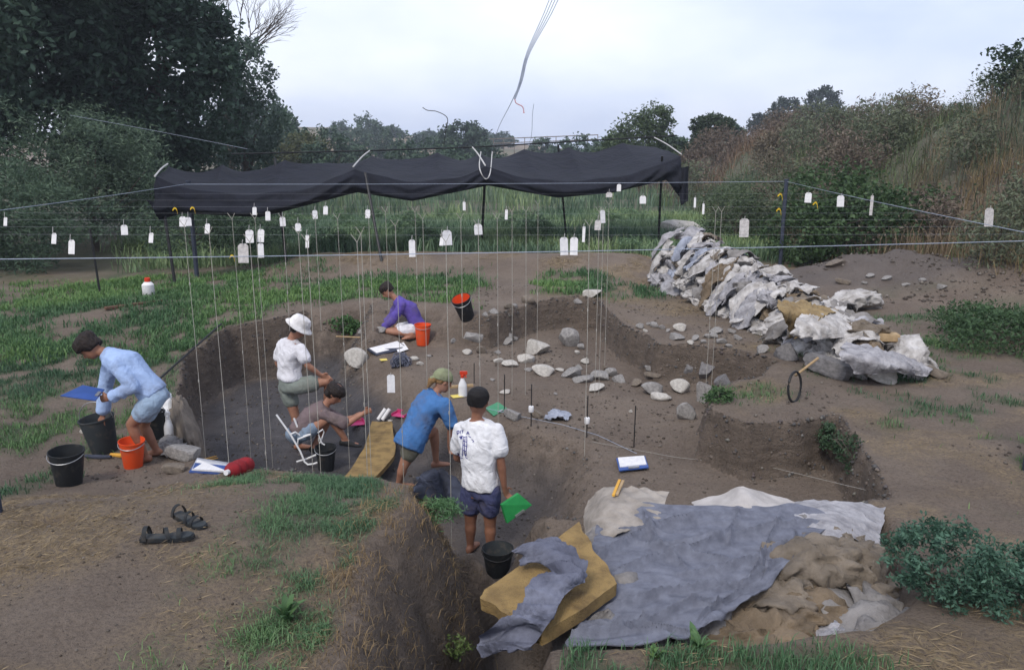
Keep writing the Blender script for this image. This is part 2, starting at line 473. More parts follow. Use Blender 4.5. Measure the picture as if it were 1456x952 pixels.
def straw_mask(x, y):
    n = fbm(x * 1.4, y * 1.4, 131, 4)
    pit = np.minimum(sd_poly(x, y, PIT_A), sd_poly(x, y, PIT_B))
    s = S((7 - y) / 1) * S((.2 - x) / .5) * S(.48 + 1.2 * n)
    s = np.maximum(s, S((x - .2) / .8) * S((y - 12.0) / 1) * S((19.5 - y) / 1) * S((5 - x) / 1) * S(.42 + 1.3 * n))
    s = np.maximum(s, S((x - 2.2) / .5) * S((12 - y) / 1) * S(.25 + 1.4 * n))
    s = np.maximum(s, S((x - .3) / .3) * S((4.2 - y) / .3) * S(.4 + 1.2 * n))
    s = np.maximum(s, np.exp(-((y - 18.9) / .9) ** 2) * S(.45 + 1.4 * n))
    s = np.maximum(s, S((y - 120) / 60) * S(.6 + n))
    return np.clip(s, 0, 1) * S(pit / .1)

def build_ground():
    xs = axis(-5.3, 5.4, .039, -270, 270, 1.085); ys = axis(3.0, 15.2, .039, -20, 430, 1.058)
    X, Y = np.meshgrid(xs, ys)
    x, y = X.ravel(), Y.ravel()
    z = height(x, y)
    pit_b = sd_poly(x, y, PIT_B)
    wet = S(-pit_b / .5) * S((-.72 - z) / .25) * (.55 + .45 * S((-.6 - x) / 1.2))
    heap = np.exp(-((x - 7.6) / 1.9) ** 2 - ((y - 16.3) / 1.1) ** 2)
    wet = np.maximum(wet, .5 * S(heap * 2.5))
    c = np.stack([grass_mask(x, y), wet, straw_mask(x, y)], -1)
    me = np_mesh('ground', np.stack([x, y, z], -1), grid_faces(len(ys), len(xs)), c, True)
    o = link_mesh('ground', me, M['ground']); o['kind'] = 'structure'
    o['label'] = 'trampled brown earth with an open excavation pit, turf and straw'
    return o
ground_obj = build_ground()
# ================================================================== vegetation
def leaf_cloud(pts, size, c1, c2, seed=0, aspect=.5, clump_shade=None, droop=0.0, up=0.0):
    """diamond leaves at pts; returns verts, faces, colours"""
    r = np.random.default_rng(seed); n = len(pts)
    d = r.normal(size=(n, 3)); d[:, 2] = d[:, 2] * .7 - droop + up
    d /= np.linalg.norm(d, axis=1)[:, None] + 1e-9
    e = np.cross(d, r.normal(size=(n, 3))); e /= np.linalg.norm(e, axis=1)[:, None] + 1e-9
    s = (size * r.uniform(.6, 1.35, n))[:, None]
    nn = np.cross(d, e)
    a = pts - d * s * .5; b = pts + e * s * aspect * .5 + nn * s * .08; c = pts + d * s * .5; f = pts - e * s * aspect * .5 + nn * s * .08
    v = np.stack([a, b, c, f], 1).reshape(-1, 3)
    i = np.arange(n)[:, None] * 4
    fc = np.concatenate([i + [[0, 1, 2]], i + [[0, 2, 3]]])
    t = r.uniform(0, 1, n)
    if clump_shade is not None: t = np.clip(.55 * clump_shade + .45 * t, 0, 1)
    cc = np.array(c1)[None] * (1 - t[:, None]) + np.array(c2)[None] * t[:, None]
    return v, fc, np.repeat(cc, 4, 0)

def crown_points(blobs, n, seed, clump=.28, per=40):
    """leaf points in clumps near the surface of ellipsoid blobs (world/local coordinates)"""
    r = np.random.default_rng(seed)
    vol = np.array([b[3] * b[4] + b[4] * b[5] + b[3] * b[5] for b in blobs]); vol = vol / vol.sum()
    P = []; T = []
    for b, w in zip(blobs, vol):
        m = int(n * w); k = max(4, m // per)
        d = r.normal(size=(k, 3)); d /= np.linalg.norm(d, axis=1)[:, None]
        rad = r.uniform(.45, 1.02, k) ** .6
        lump = 1 + .16 * fbm(d[:, 0] * 2.2 + seed, d[:, 1] * 2.2, seed, 3, d[:, 2] * 2.2)
        c = d * (rad * lump)[:, None]
        sh = r.uniform(0, 1, k)
        idx = r.integers(0, k, m)
        off = r.normal(size=(m, 3)) * clump * .5
        p = c[idx] + off * np.array([1, 1, .8])
        P.append(p * np.array(b[3:6]) + np.array(b[:3])); T.append(sh[idx])
    return np.concatenate(P), np.concatenate(T)

def limb_tubes(mb, base, tips, r0, seed):
    r = random.Random(seed)
    top = base + Vector((r.uniform(-.2, .2), r.uniform(-.2, .2), 0)) + Vector((0, 0, (max(t.z for t in tips) - base.z) * .55))
    mid = base.lerp(top, .5) + Vector((r.uniform(-.1, .1), r.uniform(-.1, .1), 0)) * r0 * 8
    mb.tube([base + Vector((0, 0, -.3)), base + Vector((0, 0, .1)), mid, top], [r0 * 1.35, r0, r0 * .78, r0 * .5], 9)
    for t in tips:
        s = base.lerp(top, r.uniform(.35, .95))
        k = s.lerp(t, .5) + Vector((r.uniform(-.3, .3), r.uniform(-.3, .3), r.uniform(0, .4))) * (t - s).length * .2
        mb.tube([s, k, t], [r0 * .42, r0 * .25, r0 * .07], 6)

def tree(name, label, cat, loc, blobs, n, leaf, c1, c2, r0=.2, seed=1, group=None, clump=.28, per=40, aspect=.5, droop=.2):
    """blobs relative to loc: (x, y, z, rx, ry, rz)"""
    t = thing(name, label, cat, loc, 0, group)
    p, sh = crown_points(blobs, n, seed, clump, per)
    v, f, c = leaf_cloud(p, leaf, c1, c2, seed, aspect, sh, droop)
    link_mesh('crown', np_mesh('crown', v, f, c), M['leaf'], t)
    mb = MB()
    tips = []
    rr = random.Random(seed)
    for b in blobs:
        for _ in range(2 if len(blobs) > 3 else 4):
            tips.append(Vector((b[0] + rr.uniform(-.6, .6) * b[3], b[1] + rr.uniform(-.6, .6) * b[4], b[2] + rr.uniform(-.2, .6) * b[5])))
    limb_tubes(mb, Vector((0, 0, 0)), tips, r0, seed)
    mb.build('trunk', M['bark'], t)
    return t

def on(x, y, dz=0): return (x, y, hz(x, y) + dz)

DK1, DK2 = (.016, .036, .024), (.066, .112, .075)
MG1, MG2 = (.022, .044, .022), (.070, .105, .055)
# --- tall dark trees closing the left side
tree('tall_tree', 'tallest dark evergreen tree filling the upper corner of the tree belt', 'tree', on(-17.5, 27), [(0, 0, 7.5, 4.2, 3.5, 4.2), (-3.5, 1, 6.0, 3.5, 3, 4), (2.5, 0, 10, 3.3, 3, 3.4), (-1, 0, 11.5, 3.5, 3, 3), (-4, 0, 10.5, 3.2, 3, 3.5)], 66000, .27, DK1, DK2, .4, 1, 'trees of the dark belt', .26, 200)
tree('tall_tree', 'dark rounded tree whose crown bulges over the canopy corner', 'tree', on(-13.2, 30), [(0, 0, 5.6, 2.9, 2.6, 3.6), (1.0, 0, 7.0, 2.0, 2.4, 2.6), (-1.8, 0, 8.6, 2.7, 2.4, 2.7), (-1.0, .5, 3.0, 3.0, 2.2, 2.4), (-3.2, 0, 7.0, 2.4, 2.4, 3.2)], 66000, .245, (.016, .036, .024), (.068, .115, .078), .35, 2, 'trees of the dark belt', .24, 200)
tree('tall_tree', 'dark leaved tree at the back of the belt behind the willow shrubs', 'tree', on(-22.5, 27), [(0, 0, 5, 4, 3, 4), (0, 0, 9.5, 4, 3, 3.5)], 22000, .27, DK1, (.045, .078, .05), .35, 3, 'trees of the dark belt', .2, 200)
tree('tall_tree', 'slender drooping grey green tree standing clear at the end of the belt', 'tree', on(-11.6, 36), [(0, 0, 6.3, 1.25, 1.2, 1.5), (.3, 0, 4.4, 1.3, 1.3, 1.7), (-.9, 0, 5.2, 1.2, 1, 1.9), (-.2, 0, 2.2, 1.5, 1.3, 1.8)], 11000, .2, (.035, .062, .046), (.10, .15, .11), .2, 4, 'trees of the dark belt', .25, 30, .4, .6)
# bare twiggy tree above the belt
bt = thing('bare_tree', 'leafless twiggy tree top showing above the dark belt', 'tree', on(-14.2, 41))
mb = MB(); rb = random.Random(5)
def twig(p, d, l, r, k):
    q = p + d * l
    mb.tube([p, p.lerp(q, .5) + Vector((rb.uniform(-.08, .08), 0, rb.uniform(-.06, .06))) * l, q], [r, r * .8, r * .55], 5, False)
    if k:
        for _ in range(3):
            dd = (d + Vector((rb.uniform(-.75, .75), rb.uniform(-.5, .5), rb.uniform(-.35, .5)))).normalized()
            twig(p.lerp(q, rb.uniform(.5, 1)), dd, l * rb.uniform(.55, .8), r * .55, k - 1)
for k in range(6): twig(Vector((0, 0, 6.0)), Vector((rb.uniform(-.7, 1.0), rb.uniform(-.4, .4), 1)).normalized(), 2.6, .06, 4)
mb.build('branches', M['bark'], bt)
MB().tube([(0, 0, -.3), (.1, 0, 3), (0, 0, 6.1)], [.22, .15, .1], 8).build('trunk', M['bark'], bt)

# --- willowy shrubs in front of the belt
WG1, WG2 = (.035, .068, .042), (.125, .185, .115)
tree('willow_shrub', 'broad willowy shrub at the foot of the dark tree belt', 'shrub', on(-14.0, 21), [(0, 0, 1.6, 2.5, 2, 1.7), (1.6, -.3, 1.0, 1.7, 1.6, 1.3), (-1.6, 0, 2.3, 2.2, 2, 1.6)], 24000, .14, WG1, WG2, .1, 11, 'willow shrubs', .24, 120, .25, .1)
tree('willow_shrub', 'round topped willowy shrub behind the canopy corner', 'shrub', on(-12.8, 24.5), [(0, 0, 2.6, 2.2, 1.8, 1.75), (1.3, 0, 1.8, 1.7, 1.6, 1.4), (-1.8, 0, 2.8, 2.0, 1.7, 1.5)], 22000, .14, (.04, .072, .046), (.13, .185, .12), .1, 12, 'willow shrubs', .24, 120, .25, .1)
tree('willow_shrub', 'low dark willowy shrub under the tall trees by the bare field', 'shrub', on(-17.8, 22.5), [(0, 0, 2.0, 2.3, 2, 2.2), (1.4, 0, 3.3, 1.8, 1.8, 1.4)], 16000, .17, (.026, .052, .032), (.085, .13, .08), .1, 13, 'willow shrubs', .3, 30, .3, .1)
tree('willow_shrub', 'small leafy shrub beside the left fence posts', 'shrub', on(-9.0, 22.5), [(0, 0, .8, 1.5, 1.2, .95), (1.6, 0, .6, 1.2, 1, .7)], 9000, .12, WG1, WG2, .05, 14, 'willow shrubs', .3, 30, .3, .1)

# --- trees in the middle distance
BL1, BL2 = (.028, .056, .040), (.10, .15, .10)
tree('round_tree', 'large blue green tree beyond the belt where the golden slope begins', 'tree', on(-28, 92), [(0, 0, 5.5, 3.2, 3, 3.4), (2.2, 0, 4.8, 2.3, 2.5, 3.0), (-3, 0, 4.6, 3, 3, 3.6)], 8000, .55, BL1, BL2, .35, 21, 'distant trees', .25, 25)
tree('round_tree', 'yellowish green tree in front of the blue green one', 'tree', on(-15.8, 62), [(0, 0, 2.4, 2.0, 1.8, 1.9), (-1.2, 0, 1.6, 1.8, 1.6, 1.5), (1.1, 0, 1.4, 1.4, 1.4, 1.4)], 11000, .26, (.05, .062, .028), (.12, .13, .06), .18, 22, 'distant trees', .25, 25)
tree('round_tree', 'wide domed dark tree standing alone behind the canopy ridge', 'tree', on(-7.0, 120), [(0, 0, 4.0, 3.6, 3.4, 3.0), (-1.8, 0, 3.0, 2.4, 2.4, 2.4), (1.9, 0, 3.0, 2.3, 2.4, 2.4)], 8000, .55, (.022, .044, .030), (.075, .115, .07), .35, 23, 'distant trees', .2, 25)
tree('round_tree', 'airy pale green tree just beyond the right end of the canopy', 'tree', on(8.5, 55), [(0, 0, 3.3, 1.9, 1.6, 1.7), (1.0, 0, 4.4, 1.3, 1.2, 1.1), (-1.5, 0, 2.3, 1.4, 1.3, 1.4), (1.4, 0, 1.6, 1.5, 1.4, 1.5)], 10000, .24, (.04, .065, .032), (.10, .14, .065), .16, 24, 'distant trees', .3, 22)
tree('round_tree', 'wind swept tree leaning right above the weedy slope', 'tree', on(13.0, 56, -.3), [(0, 0, 1.3, .9, 1, 1.1), (.6, 0, 2.5, .95, 1, .75), (1.5, 0, 2.6, .75, .7, .42), (-.3, 0, 2.5, .6, .6, .55)], 8000, .19, (.026, .044, .024), (.07, .10, .05), .14, 25, 'distant trees', .3, 22)
tree('round_tree', 'taller blue grey tree on the skyline behind the weedy slope', 'tree', on(51, 136), [(0, 0, 5.4, 3.2, 3, 3.0), (-1.6, 0, 2.8, 3, 3, 2.8)], 7000, .5, (.02, .034, .026), (.05, .07, .048), .3, 26, 'distant trees', .2, 25)
tree('round_tree', 'lower blue grey tree on the skyline behind the weedy slope', 'tree', on(44.5, 134), [(0, 0, 4.0, 2.7, 3, 2.8), (-3.6, 0, 2.4, 2.6, 2.6, 2.0)], 7000, .5, (.02, .034, .026), (.05, .07, .048), .3, 27, 'distant trees', .2, 25)
FAR = [(545, 180, 140, 6), (572, 190, 120, 6), (598, 188, 190, 8), (625, 188, 200, 8), (482, 172, 200, 8), (530, 172, 220, 8), (560, 178, 230, 8), (610, 184, 240, 8), (392, 150, 70, 6), (470, 178, 75, 5), (500, 172, 150, 9), (522, 160, 170, 9), (500, 198, 80, 6), (575, 205, 72, 6), (615, 200, 90, 7), (640, 206, 70, 5), (692, 186, 240, 10), (716, 188, 235, 9), (690, 204, 90, 6), (770, 196, 140, 7), (800, 199, 110, 6), (825, 192, 95, 6), (852, 196, 85, 6), (876, 190, 80, 5), (450, 205, 60, 4), (420, 180, 66, 5), (960, 196, 62, 4), (1040, 180, 75, 4)]
for k, (px, py, Y, w) in enumerate(FAR):
    p = at_y(px, py, Y); g0 = hz(p.x, Y); h = max(1.6, p.z - g0)
    tree('hillside_shrub', 'blue green shrub of the wooded ground behind the canopy' if Y < 115 else 'dark green shrub dotting the far golden slope', 'shrub', (p.x, Y, g0),
         [(0, 0, h * .55, w * .30, w * .3, h * .48), (w * .2, 0, h * .38, w * .24, w * .24, h * .38), (-w * .2, 0, h * .33, w * .22, w * .24, h * .36)], 2200, .25 + Y * .0018, (.024, .05, .036), (.095, .145, .09), .12, 30 + k, 'wooded ground behind the canopy' if Y < 115 else 'shrubs on the far slope', .25, 18)

rw_ = random.Random(44)
for k in range(26):
    px = rw_.uniform(290, 1010); Y = rw_.uniform(20.5, 33); x = (px - 728) / FPX * Y * 1.0; hh = rw_.uniform(.35, .75); w = rw_.uniform(.5, 1.1)
    tree('weed_clump', 'pale green weed clump growing in the field under the canopy', 'weed', on(x, Y), [(0, 0, hh * .6, w * .5, w * .5, hh * .6), (w * .3, 0, hh * .4, w * .4, w * .4, hh * .5)], 1300, .10, (.06, .12, .062), (.2, .29, .16), .012, 560 + k, 'weed clumps in the field', .4, 16, .3, -.4)
# --- shrubs of the weedy slope
tree('leafy_shrub', 'dense bright green bramble behind the dirt heap', 'shrub', on(8.3, 19.0), [(0, 0, .7, 1.5, 1.1, .9), (-1.2, .3, .5, 1.0, .9, .75), (1.2, .3, .9, 1.2, 1, .8), (-.3, 1.2, 1.4, 1.4, 1.2, .8)], 12000, .11, (.024, .052, .020), (.075, .125, .05), .05, 61, 'shrubs on the weedy slope', .3, 30, .6, 0)
tree('leafy_shrub', 'dark green shrub crowning the weedy slope', 'shrub', on(16.0, 24.5), [(0, 0, .8, 1.8, 1.4, .9), (2.0, 0, 1.1, 1.6, 1.4, 1.1)], 11000, .14, (.014, .03, .016), (.045, .075, .036), .06, 62, 'shrubs on the weedy slope', .3, 30, .6, 0)
tree('leafy_shrub', 'green shrub leaning out of the slope under the dark one', 'shrub', on(14.6, 19.8), [(0, 0, .5, 1.2, 1, .8), (1.0, 0, .8, 1.1, 1, .9)], 9000, .12, (.018, .042, .02), (.055, .10, .042), .05, 63, 'shrubs on the weedy slope', .3, 30, .6, 0)
tree('leafy_shrub', 'upright feathery green shrub at the near end of the slope', 'shrub', on(6.6, 23.5), [(0, 0, .8, 1.0, .9, 1.0), (.9, .2, .5, .9, .9, .7)], 8000, .10, (.04, .065, .034), (.10, .14, .07), .04, 64, 'shrubs on the weedy slope', .3, 30, .35, 0)
tree('leafy_shrub', 'low spreading green weed clump by the end of the sandbag wall', 'shrub', on(6.9, 10.9), [(0, 0, .22, .85, .7, .3), (.9, -.3, .3, .6, .5, .42), (.3, .8, .2, .9, .6, .28)], 9000, .07, (.026, .06, .026), (.075, .13, .055), .02, 65, 'shrubs on the weedy slope', .35, 25, .35, -.2)
# --- bush beside the covered pile, hollow-stemmed bluish leaves
tree('leafy_shrub', 'round bluish green bush beside the covered sandbags', 'shrub', on(2.62, 4.3), [(0, 0, .24, .30, .32, .24), (.28, -.18, .18, .30, .26, .24), (-.16, .14, .22, .18, .2, .18), (.46, -.06, .1, .22, .26, .16)], 11500, .032, (.018, .05, .032), (.10, .195, .135), .015, 66, None, .22, 40, .42, -.25)
tree('wall_weed', 'trailing weeds hanging on the right hand pit wall', 'weed', on(3.3, 7.25), [(0, 0, -.15, .12, .3, .2), (.0, -.5, -.3, .1, .18, .16), (-.05, .45, -.12, .12, .2, .12)], 2600, .04, (.022, .05, .026), (.07, .12, .06), .006, 67, None, .35, 14, .4, .3)
tree('wall_weed', 'tuft of green weed at the corner of the earth block', 'weed', on(2.3, 8.45), [(0, 0, .05, .16, .14, .1)], 900, .045, (.03, .07, .028), (.09, .16, .06), .006, 68, None, .4, 12, .35, -.2)
tree('wall_weed', 'small bright weed growing from the far pit wall', 'weed', on(-3.05, 14.1), [(0, 0, .0, .3, .2, .16), (.3, 0, -.05, .2, .15, .1)], 900, .07, (.035, .085, .03), (.10, .19, .065), .006, 69, None, .4, 12, .6, -.2)

# --- grass and weeds as blades
def blades(x, y, h, w, c1, c2, seed, lean=.5, zoff=0.0, tip=None):
    r = np.random.default_rng(seed); n = len(x); z = height(x, y) - .01 + zoff
    az = r.uniform(0, 2 * np.pi, n); ln = lean * r.uniform(.2, 1.0, n); h = h * r.uniform(.5, 1.3, n)
    dx, dy = np.cos(az), np.sin(az); tw = az + np.pi / 2 + r.uniform(-.5, .5, n)
    wx, wy = np.cos(tw) * w * .5, np.sin(tw) * w * .5
    b = np.stack([x, y, z], -1)
    m = b + np.stack([dx * ln * h * .35, dy * ln * h * .35, h * .6], -1)
    t = b + np.stack([dx * ln * h, dy * ln * h, h * (1 - .35 * ln)], -1)
    W = np.stack([wx, wy, np.zeros(n)], -1)
    v = np.stack([b - W, b + W, m + W * .8, m - W * .8, t], 1).reshape(-1, 3)
    i = np.arange(n)[:, None] * 5
    f = np.concatenate([i + [[0, 1, 2]], i + [[0, 2, 3]], i + [[3, 2, 4]]])
    k = r.uniform(0, 1, (n, 1)); c = np.array(c1) * (1 - k) + np.array(c2) * k
    pn = S(.5 + 1.1 * fbm(x * .45, y * .45, seed + 60, 3))[:, None]; c = c * (.72 + .5 * pn) * (np.array([1.12, 1.0, .8]) * pn + np.array([.95, 1.0, 1.12]) * (1 - pn))
    return v, f, np.repeat(c, 5, 0)

def join(parts):
    V, Fc, C = [], [], []; o = 0
    for v, f, c in parts: V.append(v); Fc.append(f + o); C.append(c); o += len(v)
    return np.concatenate(V), np.concatenate(Fc), np.concatenate(C)

def scatter(n, x0, x1, y0, y1, mask, seed, clumps=0, cr=.1):
    r = np.random.default_rng(seed)
    if clumps:
        cx, cy = r.uniform(x0, x1, clumps), r.uniform(y0, y1, clumps); k = r.integers(0, clumps, n)
        x, y = cx[k] + r.normal(size=n) * cr, cy[k] + r.normal(size=n) * cr
    else: x, y = r.uniform(x0, x1, n), r.uniform(y0, y1, n)
    ok = r.uniform(0, 1, n) < mask(x, y) ** 1.6
    return x[ok], y[ok]

def stuff(name, label, cat, parts, m='grassblade'):
    v, f, c = join(parts)
    o = link_mesh(name, np_mesh(name, v, f, c), M[m])
    return tag(o, label, cat, None, 'stuff')

G1, G2 = (.060, .145, .060), (.16, .28, .125)
pa = []
x, y = scatter(170000, -3.2, -.3, 3.0, 6.6, grass_mask, 201, 1900, .06); pa.append(blades(x, y, .055, .0045, G1, (.18, .29, .14), 1, 1.2))
x, y = scatter(17000, -.4, 2.4, 3.0, 4.2, grass_mask, 202, 420, .06); pa.append(blades(x, y, .085, .006, G1, G2, 2, .8))
stuff('grass', 'short green grass on the front bank and along the covered pile', 'grass', pa)
pa = []
x, y = scatter(100000, -9, -3.6, 5, 13, grass_mask, 203, 2200, .14); pa.append(blades(x, y, .085, .009, (.045, .115, .052), (.125, .22, .105), 3, .9))
x, y = scatter(150000, -12, 3.4, 11.5, 18.4, grass_mask, 204, 3400, .18); pa.append(blades(x, y, .12, .016, (.052, .13, .052), (.14, .25, .10), 4, .9))
x, y = scatter(110000, 2.2, 9.5, 5, 13, grass_mask, 205, 1900, .12); pa.append(blades(x, y, .08, .009, (.052, .12, .055), (.14, .235, .11), 5, .9))
stuff('grass', 'green turf on the banks around the pit', 'grass', pa)
# tall grass and reeds in the field behind the canopy
rr = np.random.default_rng(301); pa = []
one = lambda x, y: np.ones_like(x)
def field(x, y): return S((y - 19.3) / .8) * (1 - S((-x - 8.5 - (y - 20) * .55) / 2.0)) * S(.75 + 1.1 * fbm(x * .35, y * .35, 171, 3)) * (sd_poly(x, y, HILL) > -.5)
x, y = scatter(75000, -14, 9, 19, 34, field, 302, 5200, .22); pa.append(blades(x, y, .46, .022, (.085, .165, .085), (.23, .32, .18), 6, .95))
x, y = scatter(34000, -30, 14, 33, 75, field, 303, 2600, .5); pa.append(blades(x, y, .9, .05, (.085, .155, .09), (.22, .295, .17), 7, .55))
stuff('tall_grass', 'tall green grass field behind the shade canopy', 'grass', pa)
# dry weeds of the slope
def hillm(x, y): return S(-sd_poly(x, y, HILL) / .8)
pa = []
def weeds(n, x0, x1, y0, y1, seed, h, w, ca, cb, msk, cl, cr):
    x, y = scatter(n, x0, x1, y0, y1, msk, seed, cl, cr); pa.append(blades(x, y, h, w, ca, cb, seed, .9))
    r = np.random.default_rng(seed + 1); k = r.integers(0, len(x), int(len(x) * 1.3))
    hh = h * r.uniform(.45, 1.2, len(k))
    p = np.stack([x[k] + r.normal(size=len(k)) * .12, y[k] + r.normal(size=len(k)) * .12, height(x[k], y[k]) + hh], -1)
    pa.append(leaf_cloud(p, w * 3.2, ca, cb, seed + 2, .55))
redm = lambda x, y: hillm(x, y) * S(.62 + 1.3 * fbm(x * .22, y * .22, 181, 3))
grnm = lambda x, y: hillm(x, y) * S(.45 - 1.3 * fbm(x * .22, y * .22, 181, 3))
weeds(30000, 6.5, 28, 10, 32, 401, .85, .018, (.085, .067, .05), (.205, .165, .125), redm, 2600, .35)
weeds(20000, 7, 34, 28, 62, 402, .95, .035, (.10, .072, .055), (.22, .165, .125), redm, 1500, .6)
weeds(24000, 6.5, 28, 10, 40, 403, .7, .02, (.05, .085, .045), (.14, .185, .10), grnm, 2000, .35)
x, y = scatter(16000, 6.5, 20, 10, 24, hillm, 404, 500, .3); pa.append(blades(x, y, .55, .012, (.12, .10, .062), (.25, .205, .13), 405, .9))
stuff('dry_weeds', 'purplish brown dry weeds and thistles covering the right hand slope', 'weeds', pa)
# fuzzy dry bushes on the slope, each its own plant
DRY = [((.085, .066, .050), (.215, .170, .132), 'purplish brown dry thistle bush'), ((.085, .072, .05), (.225, .19, .135), 'straw brown dead bush'), ((.06, .075, .046), (.17, .195, .12), 'grey green feathery bush')]
rd = random.Random(8); nd = 0
while nd < 64:
    y = 12.5 + 40 * rd.random() ** 1.6; x = 7 + rd.random() * (8 + y * .35)
    d = float(-sd_poly(np.array([x]), np.array([y]), HILL)[0])
    if d < .6 or abs(728 + FPX * x / y - 1240) > 290: continue
    c1, c2, lb = DRY[rd.choice((0, 1, 2, 2))]; s_b = rd.uniform(.55, 1.05) * (1 + y * .012)
    t = thing('dry_bush', ('low ' if s_b < .85 else 'tall ' if s_b > 1.15 else 'round ') + lb + ' on the weedy slope', 'bush', on(x, y), 0, 'dry bushes of the weedy slope'); nd += 1
    p, sh = crown_points([(0, 0, .55 * s_b, .8 * s_b, .7 * s_b, .6 * s_b), (.4 * s_b, 0, .3 * s_b, .6 * s_b, .6 * s_b, .4 * s_b), (0, 0, .9 * s_b, .5 * s_b, .5 * s_b, .45 * s_b)], 1500, 700 + nd, .5, 12)
    v, f, c = leaf_cloud(p, .075 + .0028 * y, c1, c2, 800 + nd, .28, sh, -.5); link_mesh('twigs', np_mesh('twigs', v, f, c), M['leaf'], t)
    mb = MB()
    for k in range(5): a = rd.uniform(0, 6.28); mb.tube([(0, 0, -.1), (math.cos(a) * .2 * s_b, math.sin(a) * .2 * s_b, .6 * s_b), (math.cos(a) * .4 * s_b, math.sin(a) * .4 * s_b, 1.15 * s_b)], [.014, .010, .005], 4)
    mb.build('stems', M['bark'], t)
# straw lying on the ground and dead grass
pa = []
def flat_straw(n, x0, x1, y0, y1, seed, l, w):
    x, y = scatter(n, x0, x1, y0, y1, straw_mask, seed, n // 22, .22)
    r = np.random.default_rng(seed); m = len(x); az = r.uniform(0, 2 * np.pi, m); L_ = l * r.uniform(.4, 1.4, m) * .5
    ax, ay = np.cos(az) * L_, np.sin(az) * L_; bx, by = -np.sin(az) * w, np.cos(az) * w
    z0 = height(x - ax, y - ay) + .006; z1 = height(x + ax, y + ay) + .006 + r.uniform(0, .03, m)
    v = np.stack([np.stack([x - ax, y - ay, z0], -1), np.stack([x + bx, y + by, (z0 + z1) / 2 + .004], -1), np.stack([x + ax, y + ay, z1], -1), np.stack([x - bx, y - by, (z0 + z1) / 2], -1)], 1).reshape(-1, 3)
    i = np.arange(m)[:, None] * 4; f = np.concatenate([i + [[0, 1, 2]], i + [[0, 2, 3]]])
    k = r.uniform(0, 1, (m, 1)); c = np.array((.15, .11, .065)) * (1 - k) + np.array((.36, .28, .17)) * k
    pa.append((v, f, np.repeat(c, 4, 0)))
flat_straw(16000, -4, .2, 2.9, 6.8, 501, .065, .0014)
flat_straw(1500, .2, 2.6, 3, 4.3, 502, .11, .0018)
flat_straw(9000, .2, 6, 7, 19, 503, .11, .003)
flat_straw(6000, -6, 4, 17.5, 20, 504, .25, .007)
x, y = scatter(2600, -1.0, -.25, 3.1, 5.7, lambda x, y: np.ones_like(x), 601, 160, .06); pa.append(blades(x, y, .07, .004, (.10, .075, .045), (.26, .20, .12), 602, 1.6))
stuff('straw', 'dry straw littering the trampled banks', 'straw', pa)

# broad-leaved plants at the front edge
def broad_plant(px, py, label, s=.2, n=11, c1=(.04, .09, .035), c2=(.11, .2, .08)):
    p = ground(px, py); r = random.Random(px); v = []; f = []; cc = []
    for k in range(n):
        a = r.uniform(0, 6.28); l = s * r.uniform(.6, 1.1); w = l * .16; lean = r.uniform(.3, .9)
        d = Vector((math.cos(a), math.sin(a), 0)); e = Vector((-d.y, d.x, 0)); b = Vector((r.uniform(-.02, .02), r.uniform(-.02, .02), -.01))
        pts = [b, b + d * l * lean * .3 + Vector((0, 0, l * .5)), b + d * l * lean * .7 + Vector((0, 0, l * .8)), b + d * l * lean * 1.1 + Vector((0, 0, l * .85))]
        ws = [w * .3, w, w * .8, .001]; o = len(v); t = r.random(); c = [c1[i] * (1 - t) + c2[i] * t for i in range(3)]
        for q, ww in zip(pts, ws): v += [q - e * ww, q + Vector((0, 0, -ww * .3)), q + e * ww]; cc += [c] * 3
        for i in range(3):
            for j in range(2): f.append((o + i * 3 + j, o + i * 3 + j + 1, o + i * 3 + j + 4, o + i * 3 + j + 3))
    o = link_mesh('broad_leaved_plant', np_mesh('broad_leaved_plant', v, f, np.array(cc)), M['grassblade'], None, p)
    tag(o, label, 'plant', 'broad leaved plants at the front edge')
tree('wall_weed', 'pale weed clinging to the bare face of the front bank', 'weed', on(-.38, 4.55), [(0, 0, .06, .10, .08, .07)], 380, .035, (.06, .10, .03), (.18, .24, .08), .005, 71, None, .4, 10, .35, -.1)
tree('wall_weed', 'green tuft overhanging the nose of the front bank', 'weed', on(-.62, 5.35), [(0, 0, .03, .22, .16, .07), (.1, .12, .0, .14, .12, .06)], 1500, .045, (.05, .12, .05), (.15, .27, .12), .005, 72, None, .4, 12, .18, -.3)
broad_plant(1102, 905, 'upright broad leaved plant in front of the burlap sacks', .19, 14)
broad_plant(992, 925, 'bright broad leaved plant at the lower edge of the grey tarp', .12, 12)
broad_plant(410, 880, 'low rosette plant in the turf beside the bank edge', .13, 14)
broad_plant(930, 935, 'small pale green rosette in the front grass', .08, 12, (.06, .12, .04), (.14, .24, .08))

